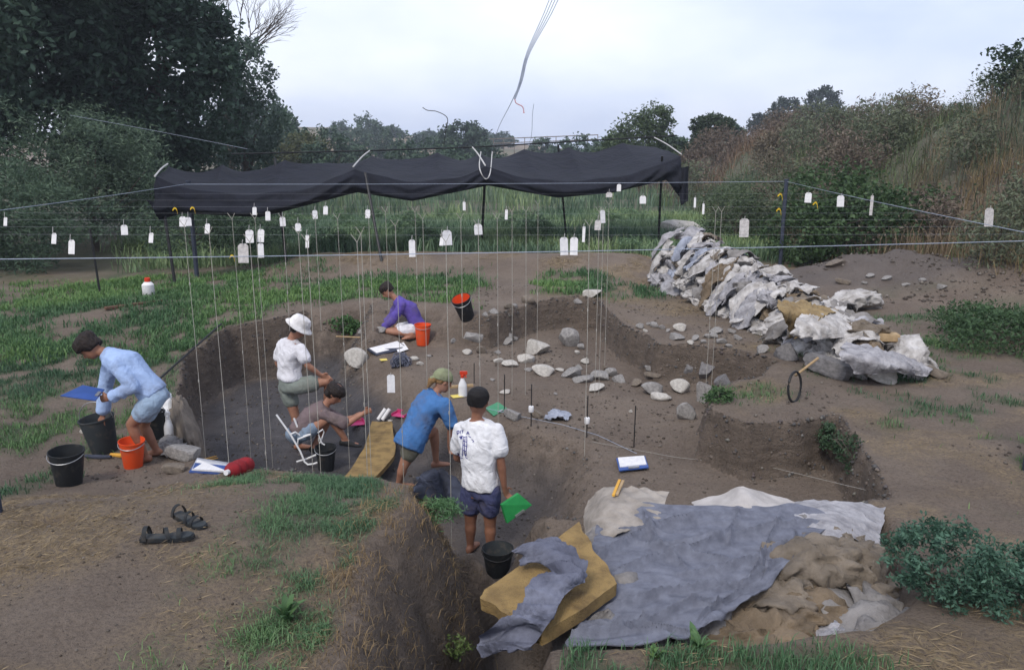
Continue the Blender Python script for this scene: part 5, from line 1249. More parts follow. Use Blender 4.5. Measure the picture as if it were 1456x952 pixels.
# sandals
def sandal(cx, cy, ang, label, flip):
    p = gz(cx, cy, .005); t = thing('sandal', label, 'sandal', p, ang, 'sandals on the front bank')
    def outline(s, z0, z1):
        pr = [(-.14, .028), (-.12, .036), (-.06, .033), (0, .034), (.06, .045), (.11, .044), (.14, .028), (.15, 0)]
        ring = [(x * s, y * s) for x, y in pr] + [(x * s, -y * s * .92) for x, y in reversed(pr[:-1])]
        return [[Vector((x, y, z0 + .012 * max(0, -x / .14))) for x, y in ring], [Vector((x, y, z1 + .012 * max(0, -x / .14))) for x, y in ring]]
    MB().loft(outline(1.05, 0, .022)).build('sole', M['blackplastic'], t); MB().loft(outline(.98, .022, .028)).build('footbed', M['greyplastic'], t)
    def strap(x0, x1, hgt, w=.022, tw=0.0):
        v = []; f = []
        for i in range(11):
            a = math.pi * i / 10; y = .045 * math.cos(a); z = .025 + hgt * math.sin(a)
            xx = x0 + (x1 - x0) * i / 10
            for dx in (-w / 2, w / 2): v += [(xx + dx, y, z)]
        for i in range(10): f.append((2 * i, 2 * i + 1, 2 * i + 3, 2 * i + 2))
        mb = MB().raw(v, f); mb.raw([(a, b * .9, c - .004) for a, b, c in v], [tuple(reversed(q)) for q in f]); return mb
    strap(.07, .075, .045, .026).build('toe_strap', M['blackplastic'], t); strap(-.02, .02, .055, .024).build('instep_strap', M['blackplastic'], t)
    strap(-.10, -.12, .075, .026).build('heel_strap', M['blackplastic'], t)
sandal(238, 769, R(12), 'black strap sandal lying with its sole turned flat on the bank', 1); sandal(270, 745, R(-35), 'black strap sandal standing upright behind its pair on the bank', -1)
# pink dustpans, rolls, card, papers in the pit
for (px, py, rz, lab) in [(508, 604, .3, 'pink dustpan by the hand of the crouching digger'), (570, 592, -.4, 'pink dustpan behind the bent foam slab')]:
    p = gz(px, py, .02); t = thing('dustpan', lab, 'dustpan', p, rz)
    MB().box((0, 0, .005), (.20, .16, .008)).box((0, .08, .03), (.20, .008, .05)).box((-.1, 0, .02), (.008, .16, .035)).box((.1, 0, .02), (.008, .16, .035)).build('pan', M['pink'], t, False)
    MB().tube([(0, .08, .03), (0, .2, .06)], .013, 8).build('handle', M['pink'], t)
for (px, py, dx, lab) in [(543, 600, .0, 'white paper roll standing behind the bent foam slab'), (549, 601, .0, 'slimmer white paper roll beside its twin')]:
    p = gz(px, py, .02); tag(MB().tube([p + Vector((-.05, 0, .02)), p + Vector((.05, .05, .16))], .027, 12).build('paper_roll', M['paper'], None), lab, 'paper')
for (px, py, s, m, lab, c) in [(650, 564, .13, 'yellowtag', 'yellow card lying by the red trigger spray bottle', 'card'), (547, 512, .12, 'yellowtag', 'yellow card lying by the wire net bag', 'card')]:
    p = gz(px, py, .012); tag(MB().box((0, 0, 0), (s * 1.2, s, .004), Matrix.Rotation(.4, 3, 'Z')).build('card', M[m], None, False, p), lab, c)
clipboard('clipboard', 'open notebook with white pages in front of the purple shirted digger', [gz(522, 500), gz(566, 487), gz(580, 497), gz(536, 507)], 'darkcloth', 'paper', .02, False)
clipboard('drawing_paper', 'sheet of white paper lying by the notebook', [gz(562, 494, .03), gz(574, 489, .03), gz(581, 499, .03), gz(566, 504, .03)], 'paper', None, .004, False)
# wire net bag
p = gz(570, 520); nb2 = thing('net_bag', 'crumpled blue grey net bag on the upper floor', 'bag', p)
v = []; r_ = random.Random(3); mb = MB()
for k in range(26):
    a = r_.uniform(0, 6.28); q = Vector((.16 * math.cos(a), .12 * math.sin(a), .0)); mb.tube(poly_curve([q, q * .7 + Vector((r_.uniform(-.06, .06), 0, .10)), q * -.3 + Vector((r_.uniform(-.08, .08), 0, r_.uniform(.12, .2))), q * -.8 + Vector((0, 0, .04))], 5), .006, 4)
mb.build('netting', M['tarp2'], nb2); cl = bag_mesh(33, .5); o = link_mesh('contents', cl, M['darkcloth'], nb2, (0, 0, .06)); o.scale = (.4, .5, .7)
# rag near trench edge
tag(cloth_sheet('rag', [[gz(776, 592, .02), gz(792, 588, .05), gz(810, 591, .02)], [gz(774, 596, .03), gz(790, 594, .07), gz(811, 596, .03)], [gz(778, 600, .02), gz(794, 600, .05), gz(806, 600, .02)]], SACK['blue'], 24, 24, .03, 16, 51), 'small crumpled blue and white rag near the trench edge', 'rag')
tag(MB().box(gz(652, 551, .02), (.42, .05, .03), Matrix.Rotation(.25, 3, 'Z')).build('wooden_batten', M['wood'], None, False), 'short pale wooden batten behind the red trigger spray bottle', 'batten')
tag(cloth_sheet('cloth_bundle', [[gz(224, 640, .02), gz(240, 628, .06), gz(262, 630, .03)], [gz(226, 648, .05), gz(244, 638, .10), gz(266, 640, .04)], [gz(236, 655, .02), gz(252, 648, .05), gz(268, 648, .02)]], SACK['grey'], 26, 26, .03, 12, 52), 'grey cloth bundle behind the heels of the bending digger', 'cloth')
tag(cloth_sheet('plastic_bag', [[gz(230, 596, .22), gz(238, 592, .30), gz(247, 598, .22)], [gz(230, 602, .24), gz(240, 600, .36), gz(249, 604, .2)], [gz(232, 612, .06), gz(240, 612, .12), gz(247, 612, .04)]], M['plasticwhite'], 30, 30, .03, 14, 53), 'crumpled white plastic bag on the black bucket', 'bag')
for (px, py, w, m, lab) in [(140, 652, .30, 'darkcloth', 'dark trowel case under the dark grey bucket'), (172, 650, .24, 'yellow', 'yellow wooden handle beside the orange red bucket')]:
    p = gz(px, py, .02); tag(MB().tube([p + Vector((-w / 2, .03, 0)), p, p + Vector((w / 2, -.02, .01))], [.018, .024, .016], 8).build('tool', M[m]), lab, 'tool', None)
# iron pegs with tags and line along the trench edge
for (px, py, h, tg) in [(717, 592, 62, 0), (755, 606, 62, 1), (834, 622, 62, 1), (901, 636, 62, 0), (674, 545, 30, 0)]:
    p = gz(px, py, 0); k = (p.y * math.cos(PITCH) - (p.z - CAM_H) * math.sin(PITCH)) / FPX
    tag(MB().tube([p - Vector((0, 0, .1)), p + Vector((.005, 0, h * k))], .007, 6).build('iron_peg', M['blackmetal']), 'thin iron peg carrying a small white label' if tg else 'thin bare iron peg driven into the pit floor', 'peg', 'iron pegs in the pit')
    if tg:
        q = p + Vector((0, -.015, h * k * .42))
        t = thing('peg_label', 'curled white label wrapped round an iron peg', 'label', q, 0, 'labels on the iron pegs')
        MB().lathe([(.03, -.035), (.032, -.03), (.032, .03), (.03, .035)], 14).build('band', M['paper'], t)
E1 = [gz(690, 583, .03), gz(740, 595, .03), gz(800, 607, .03), gz(850, 622, .03), gz(905, 648, .03)]
tag(MB().tube(E1, .003, 4).build('edge_string', M['wire']), 'pale string laid along the lip of the trench', 'string')
tag(MB().tube([gz(842, 630, .02), gz(960, 652, .02), gz(1100, 668, .02), gz(1230, 700, .02)], .002, 4).build('edge_string', M['string']), 'thin string crossing the floor beside the earth block', 'string')
paper_tag(556, 545, 11, 26, 'long white tag hanging on a plumb string over the clay slope', 0, 'paper', 9.3)
# wheel with a stick
wq = ground(1128, 570); wh = thing('hoop_wheel', 'thin black hoop wheel propped up by a pale stick', 'wheel', wq)
kk = (wq.y * math.cos(PITCH) - (wq.z - CAM_H) * math.sin(PITCH)) / FPX; rw = 21 * kk
MB().tube([Vector((rw * .6 * math.cos(a), .18 * rw * math.sin(a) + rw * .0 + .5 * rw * math.cos(a), rw + rw * math.sin(a))) for a in [2 * math.pi * k / 28 for k in range(29)]], .014, 7, False).build('rim', M['blackmetal'], wh)
MB().tube([(rw * .2, .1, rw * 1.6), (rw * 1.9, rw * 1.2, rw * 2.7)], .014, 7).build('stick', M['wood'], wh)
# pole held on the far wall and long planks in the grass
A, B = at_y(478, 478, 13.4), at_y(548, 481, 13.2)
tag(MB().tube([A, B], .013, 6).build('levelling_staff', M['wood']), 'thin pale levelling staff held out by the purple shirted digger', 'staff')
A, B = gz(150, 442, .03), gz(232, 428, .03); d = B - A
tag(MB().box((A + B) / 2, (d.length, .12, .04), Matrix.Rotation(math.atan2(d.y, d.x), 3, 'Z')).build('old_plank', mat('rusty_plank', (.13, .07, .045), (.08, .045, .03), 8, .9), None, False), 'rust brown plank lying in the grass of the left bank', 'plank')
A, B = at_y(225, 540, 10.6), at_y(315, 460, 13.0)
tag(MB().tube([A, B], .016, 6).build('iron_bar', M['blackmetal']), 'dark bar leaning across the rim of the deep pit', 'bar')
# folding chair frame, white tube
yb = ground(437, 660).y
ch = thing('chair_frame', 'white tubular frame of a folding chair without its seat', 'chair', ground(437, 660)); CO = -ch.location
def ct(pts, nm, r=.012): MB().tube([at_y(a, b, yb - .12 + d * .3) + CO for a, b, d in pts], r, 8).build(nm, M['plasticwhite'], ch)
ct([(393, 589, .25), (413, 617, .2), (427, 641, .1), (433, 656, .05), (438, 660, .02), (446, 659, .0), (458, 655, .0)], 'upright')
ct([(418, 594, .55), (424, 609, .5), (429, 620, .45)], 'upright')
ct([(429, 620, .45), (441, 617, .2), (424, 624, .2), (423, 634, .25)], 'seat_bar'); ct([(413, 617, .2), (420, 614, .3), (429, 620, .45)], 'seat_bar')
ct([(422, 656, .3), (436, 652, .3), (450, 646, .35)], 'floor_bar'); ct([(452, 615, .2), (459, 610, .3), (461, 614, .35), (457, 625, .3), (452, 636, .2)], 'cross_leg', .009); ct([(453, 618, .2), (458, 630, .2), (462, 632, .2)], 'cross_leg', .009)
# far footbridge rail
rl = thing('railing', 'long low railing crossing the far field behind the canopy', 'railing', on(-3, 150)); 
pa_, pb_ = at_y(672, 199, 150), at_y(850, 192, 150); RL = -rl.location
for dz in (0, -.8): MB().tube([pa_ + RL + Vector((0, 0, dz)), pb_ + RL + Vector((0, 0, dz))], .09, 5).build('rail', M['stone_brown'], rl)
for k in range(13):
    q = pa_.lerp(pb_, k / 12) + RL; MB().tube([q + Vector((0, 0, .1)), q + Vector((0, 0, -4))], .07, 5).build('rail_post', M['stone_brown'], rl)
# ================================================================== people
M['skin'] = mat('skin', (.36, .185, .12), (.27, .125, .08), 7, .55, .1, 60)
M['skin2'] = mat('tanned_skin', (.28, .135, .085), (.20, .09, .055), 7, .55, .1, 60)
M['hairdark'] = mat('dark_brown_hair', (.022, .013, .010), (.009, .006, .005), 40, .6, .8, 130)
M['hairblack'] = mat('black_cropped_hair', (.012, .010, .011), (.007, .006, .006), 60, .7, .6, 200)
M['hairblond'] = mat('light_brown_hair', (.26, .15, .06), (.16, .09, .035), 40, .6, .8, 130)
M['eye'] = mat('eye', (.03, .02, .018), (.02, .015, .012), 5, .3)
def cl(name, c1, c2=None, cs=9):
    d = tuple(a * .62 + b * .28 for a, b in zip(c2 or c1, (.25, .2, .15))); return mat(name, c1, d, 5, .9, .3, 160, crease=.7, cscale=cs, contrast=(.27, .52))
M['tee'] = cl('white_cotton', (.74, .74, .76), (.64, .64, .67)); M['tee2'] = cl('white_cotton_worn', (.66, .65, .68), (.55, .54, .58))
M['navy'] = cl('navy_shorts', (.055, .062, .14), (.035, .04, .09)); M['denim'] = cl('blue_denim_shirt', (.055, .155, .36), (.035, .105, .26)); M['olive'] = cl('olive_shorts', (.11, .11, .085), (.07, .07, .055))
M['grn_sh'] = cl('grey_green_shorts', (.20, .225, .20), (.13, .15, .135)); M['plum'] = cl('faded_plum_shirt', (.155, .115, .12), (.10, .075, .08)); M['jean'] = cl('pale_jean_shorts', (.20, .27, .36), (.13, .18, .26))
M['purple'] = cl('purple_shirt', (.095, .065, .30), (.065, .045, .21)); M['ltblue'] = cl('light_blue_shirt', (.32, .43, .66), (.23, .32, .52)); M['ltjean'] = cl('light_denim_shorts', (.27, .36, .48), (.19, .26, .37))
M['bandana'] = cl('olive_bandana', (.22, .24, .14), (.13, .15, .09)); M['hatw'] = cl('white_hat_cloth', (.72, .70, .69), (.6, .58, .58)); M['shoe'] = mat('dark_shoe', (.02, .02, .022), (.012, .012, .012), 10, .6)
M['print'] = mat('dark_blue_print', (.06, .06, .27), (.05, .05, .2), 20, .9)

def ring(c, s, f, a, b, n=18, p=2.3):
    o = []
    for k in range(n):
        w = 2 * math.pi * k / n; cx, cy = math.cos(w), math.sin(w)
        o.append(c + s * (a * math.copysign(abs(cx) ** (2 / p), cx)) + f * (b * math.copysign(abs(cy) ** (2 / p), cy)))
    return o

def limb(mb, pts, rad, n=12):
    """tapered tube with rounded ends; pts joints, rad per point"""
    pts = [Vector(p) for p in pts]
    d0 = (pts[0] - pts[1]).normalized(); d1 = (pts[-1] - pts[-2]).normalized()
    P_ = [pts[0] + d0 * rad[0] * .85, pts[0] + d0 * rad[0] * .5] + pts + [pts[-1] + d1 * rad[-1] * .5, pts[-1] + d1 * rad[-1] * .85]
    mb.tube(P_, [rad[0] * .45, rad[0] * .85] + list(rad) + [rad[-1] * .85, rad[-1] * .45], n)

def along(a, b, fr): return [a.lerp(b, f) for f in fr]

def remesh(mb, vox, smooth=4, wr=0.0, wf=9.0, seed=1, name='body'):
    me = mb.mesh(name, False); ob = bpy.data.objects.new('tmp', me); col.objects.link(ob)
    r = ob.modifiers.new('r', 'REMESH'); r.mode = 'VOXEL'; r.voxel_size = vox; r.use_smooth_shade = True
    s = ob.modifiers.new('s', 'SMOOTH'); s.factor = .5; s.iterations = smooth
    dg = bpy.context.evaluated_depsgraph_get(); out_ = bpy.data.meshes.new_from_object(ob.evaluated_get(dg)); out_.name = name
    bpy.data.objects.remove(ob); bpy.data.meshes.remove(me)
    if wr:
        n = len(out_.vertices); co = np.empty(n * 3, np.float32); no = np.empty(n * 3, np.float32)
        out_.vertices.foreach_get('co', co); out_.vertices.foreach_get('normal', no); co = co.reshape(-1, 3); no = no.reshape(-1, 3)
        w = 1 - np.abs(fbm(co[:, 0] * wf + co[:, 2] * wf * .6, co[:, 1] * wf, seed, 2, co[:, 2] * wf * .55)) * 2.3
        w2 = fbm(co[:, 0] * wf * .6, co[:, 1] * wf * .6, seed + 4, 2, co[:, 2] * wf * .6)
        co = co + no * ((w - .35) * wr + w2 * wr * .7)[:, None]; out_.vertices.foreach_set('co', co.astype(np.float32).ravel()); out_.update()
    out_.polygons.foreach_set('use_smooth', [True] * len(out_.polygons))
    return out_

def hand(mb, wr, d, side, curl=.5, s=1.0, thumb=1):
    """d: direction of the hand, side: across the knuckles towards the thumb"""
    d = d.normalized(); side = (side - d * side.dot(d)).normalized(); nrm = d.cross(side)
    kn = wr + d * .085 * s
    mb.loft([ring(wr + d * .0, side, nrm, .026 * s, .020 * s, 12), ring(wr + d * .03 * s, side, nrm, .036 * s, .018 * s, 12), ring(wr + d * .065 * s, side, nrm, .041 * s, .016 * s, 12), ring(kn, side, nrm, .038 * s, .013 * s, 12)])
    for k, (o, l) in enumerate(((.030, .072), (.010, .082), (-.010, .077), (-.029, .060))):
        b = kn + side * o * s - d * .012 * s
        m1 = b + (d * math.cos(curl * .6) + nrm * math.sin(curl * .6)) * l * .5 * s; t = m1 + (d * math.cos(curl * 1.7) + nrm * math.sin(curl * 1.7)) * l * .55 * s
        mb.tube([b, m1, t], [.0105 * s, .0098 * s, .008 * s], 8)
    b = wr + d * .03 * s + side * .028 * s; m1 = b + (side * .75 + d * .6 + nrm * .3).normalized() * .042 * s; t = m1 + (d * .9 + side * .15 + nrm * .45).normalized() * .036 * s
    mb.tube([b, m1, t], [.0135 * s, .0115 * s, .009 * s], 8)

def head_shape(mb, c, up, fc, s=1.0):
    side = fc.cross(up).normalized(); fc = up.cross(side).normalized()
    prof = [(-.118, .028, .030, .030), (-.108, .043, .046, .026), (-.085, .056, .064, .018), (-.05, .066, .078, .006), (-.01, .073, .088, 0), (.03, .077, .096, -.006), (.07, .072, .092, -.012), (.1, .052, .07, -.014), (.117, .022, .03, -.014)]
    mb.loft([ring(c + up * (z * s) + fc * (o * s), side, fc, a * s, b * s, 18, 2.1) for z, a, b, o in prof])
    mb.tube([c + fc * .082 * s + up * .012 * s, c + fc * .100 * s - up * .02 * s, c + fc * .108 * s - up * .036 * s, c + fc * .088 * s - up * .044 * s], [.008 * s, .012 * s, .016 * s, .012 * s], 8)
    mb.tube([c + fc * .083 * s - up * .068 * s + side * .022 * s, c + fc * .092 * s - up * .066 * s, c + fc * .083 * s - up * .068 * s - side * .022 * s], .008 * s, 6)
    mb.tube([c + fc * .080 * s + up * .028 * s + side * .045 * s, c + fc * .093 * s + up * .026 * s, c + fc * .080 * s + up * .028 * s - side * .045 * s], .010 * s, 6)
    for k in (-1, 1):
        e = c + side * (k * .076 * s) - fc * .004 * s
        mb.loft([ring(e + side * k * dx, up, fc, .030 * s * q, .018 * s * q, 10) for dx, q in ((-.01, .8), (.004, 1), (.014, .6))])
    return side, fc

def foot(mb, an, d, s=1.0, lift=.0):
    d = Vector((d.x, d.y, d.z)).normalized(); u = Vector((0, 0, 1)); u = (u - d * u.dot(d)).normalized(); sd_ = d.cross(u)
    base = an - u * .045
    mb.loft([ring(base + d * x * s + u * z * s, sd_, u, a * s, b * s, 12) for x, z, a, b in ((-.065, .0, .022, .026), (-.045, .004, .034, .038), (0, .008, .037, .044), (.06, -.004, .042, .034), (.12, -.014, .046, .024), (.165, -.02, .040, .018), (.19, -.024, .022, .012))])

def person(label, J, face, shirt, shorts, skin='skin', sleeve=.55, hem=.45, leg=.55, hair='cap', hairm='hairdark', loose=.022, shoes=None, hands=None, look=None, sleeve2=None, ankle_ground=True, foot_d=None, hs=1.0, belt=None, collar=False, seed=1, skirt=0.0):
    """J: joints in world space (pelvis, chest, neck, head, shL/R, elL/R, wrL/R, hipL/R, knL/R, anL/R)"""
    base = Vector((J['pelvis'].x, J['pelvis'].y, min(J['anL'].z, J['anR'].z) - .08))
    t = thing('person', label, 'person', base, 0, None)
    J = {k: v - base for k, v in J.items()}
    face = Vector(face).normalized()
    hipax = (J['hipR'] - J['hipL']).normalized(); shax = (J['shR'] - J['shL']).normalized()
    pel, chest, neck, head = J['pelvis'], J['chest'], J['neck'], J['head']
    spine = (neck - pel).normalized()
    def frame(ax, up): s = (ax - up * ax.dot(up)).normalized(); return s, s.cross(up) * -1
    u0 = (chest - pel).normalized(); u1 = (neck - chest).normalized()
    s0, f0 = frame(hipax, u0); s1, f1 = frame(shax, u1); sm = (s0 + s1).normalized(); fm_ = (f0 + f1).normalized()
    shw = (J['shR'] - J['shL']).length / 2; mid_sh = (J['shR'] + J['shL']) / 2
    waist = pel.lerp(chest, .45)
    def torso(mb, e, lo=-.10, top=True, flare=0.0):
        rg = []
        rg.append(ring(pel + u0 * lo, s0, f0, .150 + e + flare, .108 + e + flare)); rg.append(ring(pel + u0 * max(lo + .04, 0.0), s0, f0, .160 + e + flare * .8, .115 + e + flare * .8))
        rg.append(ring(waist, sm, fm_, .138 + e + .01 * (e > .01), .100 + e)); rg.append(ring(chest, s1, f1, .155 + e, .115 + e)); rg.append(ring(chest.lerp(mid_sh, .6), s1, f1, shw * .95 + e, .108 + e)); rg.append(ring(mid_sh.lerp(neck, .25) + u1 * .02, s1, f1, shw * .88 + e * .7, .078 + e * .95))
        if top: rg.append(ring(mid_sh.lerp(neck, .75) + u1 * .02, s1, f1, .088 + e * .5, .064 + e * .75)); rg.append(ring(neck + u1 * .012, s1, f1, .060 + e * .35, .060 + e * .4))
        mb.loft(rg)
    b = MB(); torso(b, 0)
    hup = look or (head - neck).normalized(); hup = Vector(hup).normalized()
    limb(b, [neck - u1 * .04, neck.lerp(head, .35), neck.lerp(head, .6)], [.056, .052, .050])
    side, fc = head_shape(b, head, (hup - face * hup.dot(face) * .0).normalized(), face, hs)
    hup = side.cross(fc).normalized()
    if hup.dot((head - neck)) < 0: hup = -hup
    for sd_ in 'LR':
        sh, el, wr = J['sh' + sd_], J['el' + sd_], J['wr' + sd_]; hp, kn, an = J['hip' + sd_], J['kn' + sd_], J['an' + sd_]
        limb(b, [sh, sh.lerp(el, .35), el], [.055, .050, .041]); limb(b, [el, el.lerp(wr, .25), wr], [.041, .043, .027])
        hd = (hands or {}).get(sd_, {}); dv = Vector(hd.get('d', wr - el)); sv = Vector(hd.get('side', face))
        hand(b, wr, dv, sv, hd.get('curl', .55))
        limb(b, [hp, hp.lerp(kn, .3), hp.lerp(kn, .7), kn], [.090, .088, .070, .057]); limb(b, [kn, kn.lerp(an, .28), kn.lerp(an, .6), an], [.055, .059, .047, .036])
        fd = Vector((foot_d or {}).get(sd_, Vector((face.x, face.y, 0)))); foot(b, an, fd)
    link_mesh('body', remesh(b, .0112, 3), M[skin], t)
    # eyes
    for k in (-1, 1):
        MB().lathe([(.0005, -.010), (.008, -.006), (.010, 0), (.008, .006), (.0005, .010)], 10, Matrix.Translation(head + fc * .084 * hs + side * (k * .031 * hs) + hup * .006)).build('eye', M['eye'], t)
    # shirt
    c = MB(); torso(c, loose, hem, True, skirt)
    for sd_ in 'LR':
        sh, el, wr = J['sh' + sd_], J['el' + sd_], J['wr' + sd_]; e = loose
        fr = (sleeve2 or {}).get(sd_, sleeve)
        if fr <= 1: limb(c, along(sh, el, (0, .4 * fr, fr)), [.054 + e * .4, .058 + e * .6, .062 + e * .8])
        else:
            limb(c, [sh, sh.lerp(el, .5), el], [.064 + e * .5, .060 + e * .6, .054 + e * .6]); limb(c, along(el, wr, (0, (fr - 1) * .5, fr - 1)), [.054 + e * .6, .054 + e * .5, .046 + e * .7])
    if collar: c.loft([ring(neck - u1 * .03, s1, f1, .085, .08), ring(neck + u1 * .035, s1, f1, .078, .075)])
    sh_o = link_mesh('shirt', remesh(c, .0135, 3, .013, 10, seed, 'shirt'), M[shirt], t)
    # shorts
    c = MB()
    c.loft([ring(pel + u0 * .07, s0, f0, .152 + loose * .3, .112 + loose * .3), ring(pel, s0, f0, .172, .128), ring(pel - u0 * .08, s0, f0, .168, .125), ring(pel - u0 * .12, s0, f0, .13, .10)])
    for sd_ in 'LR':
        hp, kn = J['hip' + sd_], J['kn' + sd_]; limb(c, along(hp, kn, (0, leg * .5, leg)), [.108, .112, .104])
    link_mesh('shorts', remesh(c, .0135, 3, .010, 10, seed + 3, 'shorts'), M[shorts], t)
    if belt: MB().loft([ring(pel + u0 * .045, s0, f0, .168, .126), ring(pel + u0 * .08, s0, f0, .164, .122)]).build('belt', M[belt], t)
    # hair
    if hair:
        h = MB(); e = {'crop': .008, 'cap': .018, 'mop': .026, 'long': .018}[hair]; lo = {'crop': -.03, 'cap': -.055, 'mop': -.06, 'long': -.09}[hair]
        bk = -fc
        prof = [(lo, .060, .052, .040), (lo + .035, .072, .068, .028), (.0, .078, .080, .016), (.03, .080, .092, .008), (.07, .074, .090, .014), (.1, .054, .068, .016), (.118, .022, .03, .016)]
        h.loft([ring(head + hup * (z * hs) + bk * (o + (.012 if z < .03 else 0)), side, fc, (a + e) * hs, (q + e) * hs - (.018 if z < .02 else 0), 18, 2.1) for z, a, q, o in prof])
        if hair in ('mop',):
            for k in range(9):
                a = (k / 8 - .5) * 2.4; q = head + hup * .06 + fc * math.cos(a) * .09 + side * math.sin(a) * .075
                h.tube([q + hup * .03, q + fc * .02 * math.cos(a), q - hup * .04 + fc * .012], [.022, .022, .012], 6)
        link_mesh('hair', remesh(h, .009, 2, .008 if hair != 'crop' else .002, 26, seed, 'hair'), M[hairm], t)
    if shoes:
        for sd_ in 'LR':
            fo = MB(); fd = Vector((foot_d or {}).get(sd_, Vector((face.x, face.y, 0)))); foot(fo, J['an' + sd_] - Vector((0, 0, .006)), fd, 1.12)
            link_mesh('shoe', remesh(fo, .01, 2, 0, 1, 1, 'shoe'), M[shoes], t)
    return t, base, dict(head=head, hup=hup, fc=fc, side=side, shirt=sh_o, pel=pel, J=J)

def joints(Y0, d, snap=True, fl=.085):
    o = {}
    for k, v in d.items():
        p = at_y(v[0], v[1], Y0 + (v[2] if len(v) > 2 else 0)); o[k] = p
    if snap:
        for k in ('anL', 'anR'):
            if len(d[k]) < 4: o[k].z = hz(o[k].x, o[k].y) + fl
    return o

# --- white T-shirt, seen from behind, green board in hand
Jt = joints(7.1, dict(pelvis=(683, 690), chest=(681, 632), neck=(677, 598), head=(680, 570), shL=(656, 608, .10), shR=(706, 611, -.06), elL=(650, 650, .22), wrL=(668, 655, .45), elR=(712, 655, -.08), wrR=(717, 692, -.06),
    hipL=(671, 694, .05), hipR=(696, 696, -.04), knL=(669, 742, .07), knR=(697, 746, .0), anL=(669, 790, .08), anR=(697, 798, -.02)))
tee, tb_, ti = person('man in white printed T-shirt and navy shorts standing in the trench', Jt, (.35, .92, -.10), 'tee', 'navy', 'skin2', .62, -.015, .50, 'crop', 'hairblack', .030, None, dict(R=dict(d=(.25, .25, -1), side=(.6, .8, 0), curl=.7)), seed=3, hs=1.17)
# print on the back of the shirt
bv = BVHTree.FromPolygons([v.co + tb_ for v in ti['shirt'].data.vertices], [tuple(p.vertices) for p in ti['shirt'].data.polygons])
def on_shirt(px, py):
    d = Vector(pix_dir(px, py)).normalized(); h = bv.ray_cast(Vector((0, 0, CAM_H)), d)
    return (h[0] + h[1] * .003, h[1]) if h[0] else (None, None)
pm_ = MB()
def stroke(pts, w=1.1):
    L_ = []
    for (a, b), (c, d) in zip(pts, pts[1:]):
        for k in range(4): L_.append((a + (c - a) * k / 4, b + (d - b) * k / 4))
    L_.append(pts[-1]); v = []; f = []
    for i, (a, b) in enumerate(L_):
        a2, b2 = L_[min(i + 1, len(L_) - 1)]; a1, b1 = L_[max(i - 1, 0)]; l = math.hypot(a2 - a1, b2 - b1) + 1e-6; nx, ny = -(b2 - b1) / l * w / 2, (a2 - a1) / l * w / 2
        p1, n1_ = on_shirt(a + nx, b + ny); p2, n2_ = on_shirt(a - nx, b - ny)
        if p1 is None or p2 is None: continue
        v += [p1 - tb_, p2 - tb_]
    for i in range(len(v) // 2 - 1): f.append((2 * i, 2 * i + 1, 2 * i + 3, 2 * i + 2))
    if f: pm_.raw(v, f)
for st in [[(650.5, 617), (650, 612.5), (652.5, 612), (653.3, 614.5), (651, 616.5)], [(655, 615.8), (654.8, 611.6)], [(656.3, 611.6), (659.6, 611.3)], [(658, 611.5), (658.2, 615.4)], [(663.6, 617), (665.6, 612.8), (667.4, 617.6)], [(664.3, 615.6), (666.8, 616)], [(666.5, 619.5), (670, 621.6)], [(670.6, 624), (673.6, 626.6), (672.4, 628.6)],
           [(653, 621), (657.5, 619.5), (660, 621), (664.5, 620)], [(659, 622), (658.5, 632), (658, 648)], [(664, 621), (664, 632), (662.6, 648)], [(661.5, 622), (660.5, 634), (661, 646)], [(659, 626), (663.6, 628)], [(659, 632), (663.6, 634)], [(658.6, 639), (663, 641)], [(650.5, 643), (652.5, 647), (656, 649)], [(653.5, 651.5), (658.5, 650.5)], [(661.5, 649), (665, 651.5)]]: stroke(st, 1.0)
stroke([(654.6, 622), (657.4, 622)], 3.4); stroke([(661.5, 646), (663, 647)], 2.6)
pr = pm_.build('back_print', M['print'], ti['shirt'], False); pr['label'] = 'dark blue figure under arched lettering'
def held(name, label, c4, y, m, th=.008):
    clipboard(name, label, [at_y(a, b, y + d) for a, b, d in c4], m, None, th)
held('clipboard', 'bright green board held by the man in the white T-shirt', [(711, 716, -.10), (735, 700, .02), (754, 716, .05), (719, 742, -.08)], 7.05, 'greenbrd', .03)

# --- blue denim shirt, leaning into the section
Jd = joints(8.75, dict(pelvis=(585, 624), chest=(604, 583, .12), neck=(619, 558, .20), head=(630, 541, .22), shR=(631, 574, .0), shL=(606, 563, .34), elR=(642, 602, .02), wrR=(639, 630, .10), elL=(636, 590, .42), wrL=(652, 612, .45), hipR=(588, 630, -.08), hipL=(584, 627, .10),
    knR=(573, 664, -.10), anR=(568, 702, -.05), knL=(617, 612, .38), anL=(620, 655, .42, 1)))
den, db_, di = person('person in loose blue denim shirt and olive bandana leaning over the section', Jd, (.82, .40, -.42), 'denim', 'olive', 'skin', 1.0, -.10, .42, 'crop', 'hairblond', .045, None, dict(R=dict(d=(.2, .3, -1), side=(1, 0, 0))), seed=5, hs=1.1, skirt=.02, look=(.25, .15, .9), sleeve2=dict(R=1.02, L=1.02))
bn = MB(); hd_ = di['head']
bn.loft([ring(hd_ + di['hup'] * z - di['fc'] * o, di['side'], di['fc'], a, q, 18, 2.1) for z, a, q, o in ((.012, .104, .122, .010), (.05, .106, .126, .012), (.09, .094, .112, .016), (.128, .062, .078, .018), (.148, .022, .028, .018))])
bn.tube([hd_ - di['fc'] * .12 + di['hup'] * .03, hd_ - di['fc'] * .15 + di['hup'] * .0, hd_ - di['fc'] * .16 - di['hup'] * .04], [.022, .03, .012], 8)
link_mesh('bandana', remesh(bn, .009, 2, .004, 20, 4, 'bandana'), M['bandana'], den)
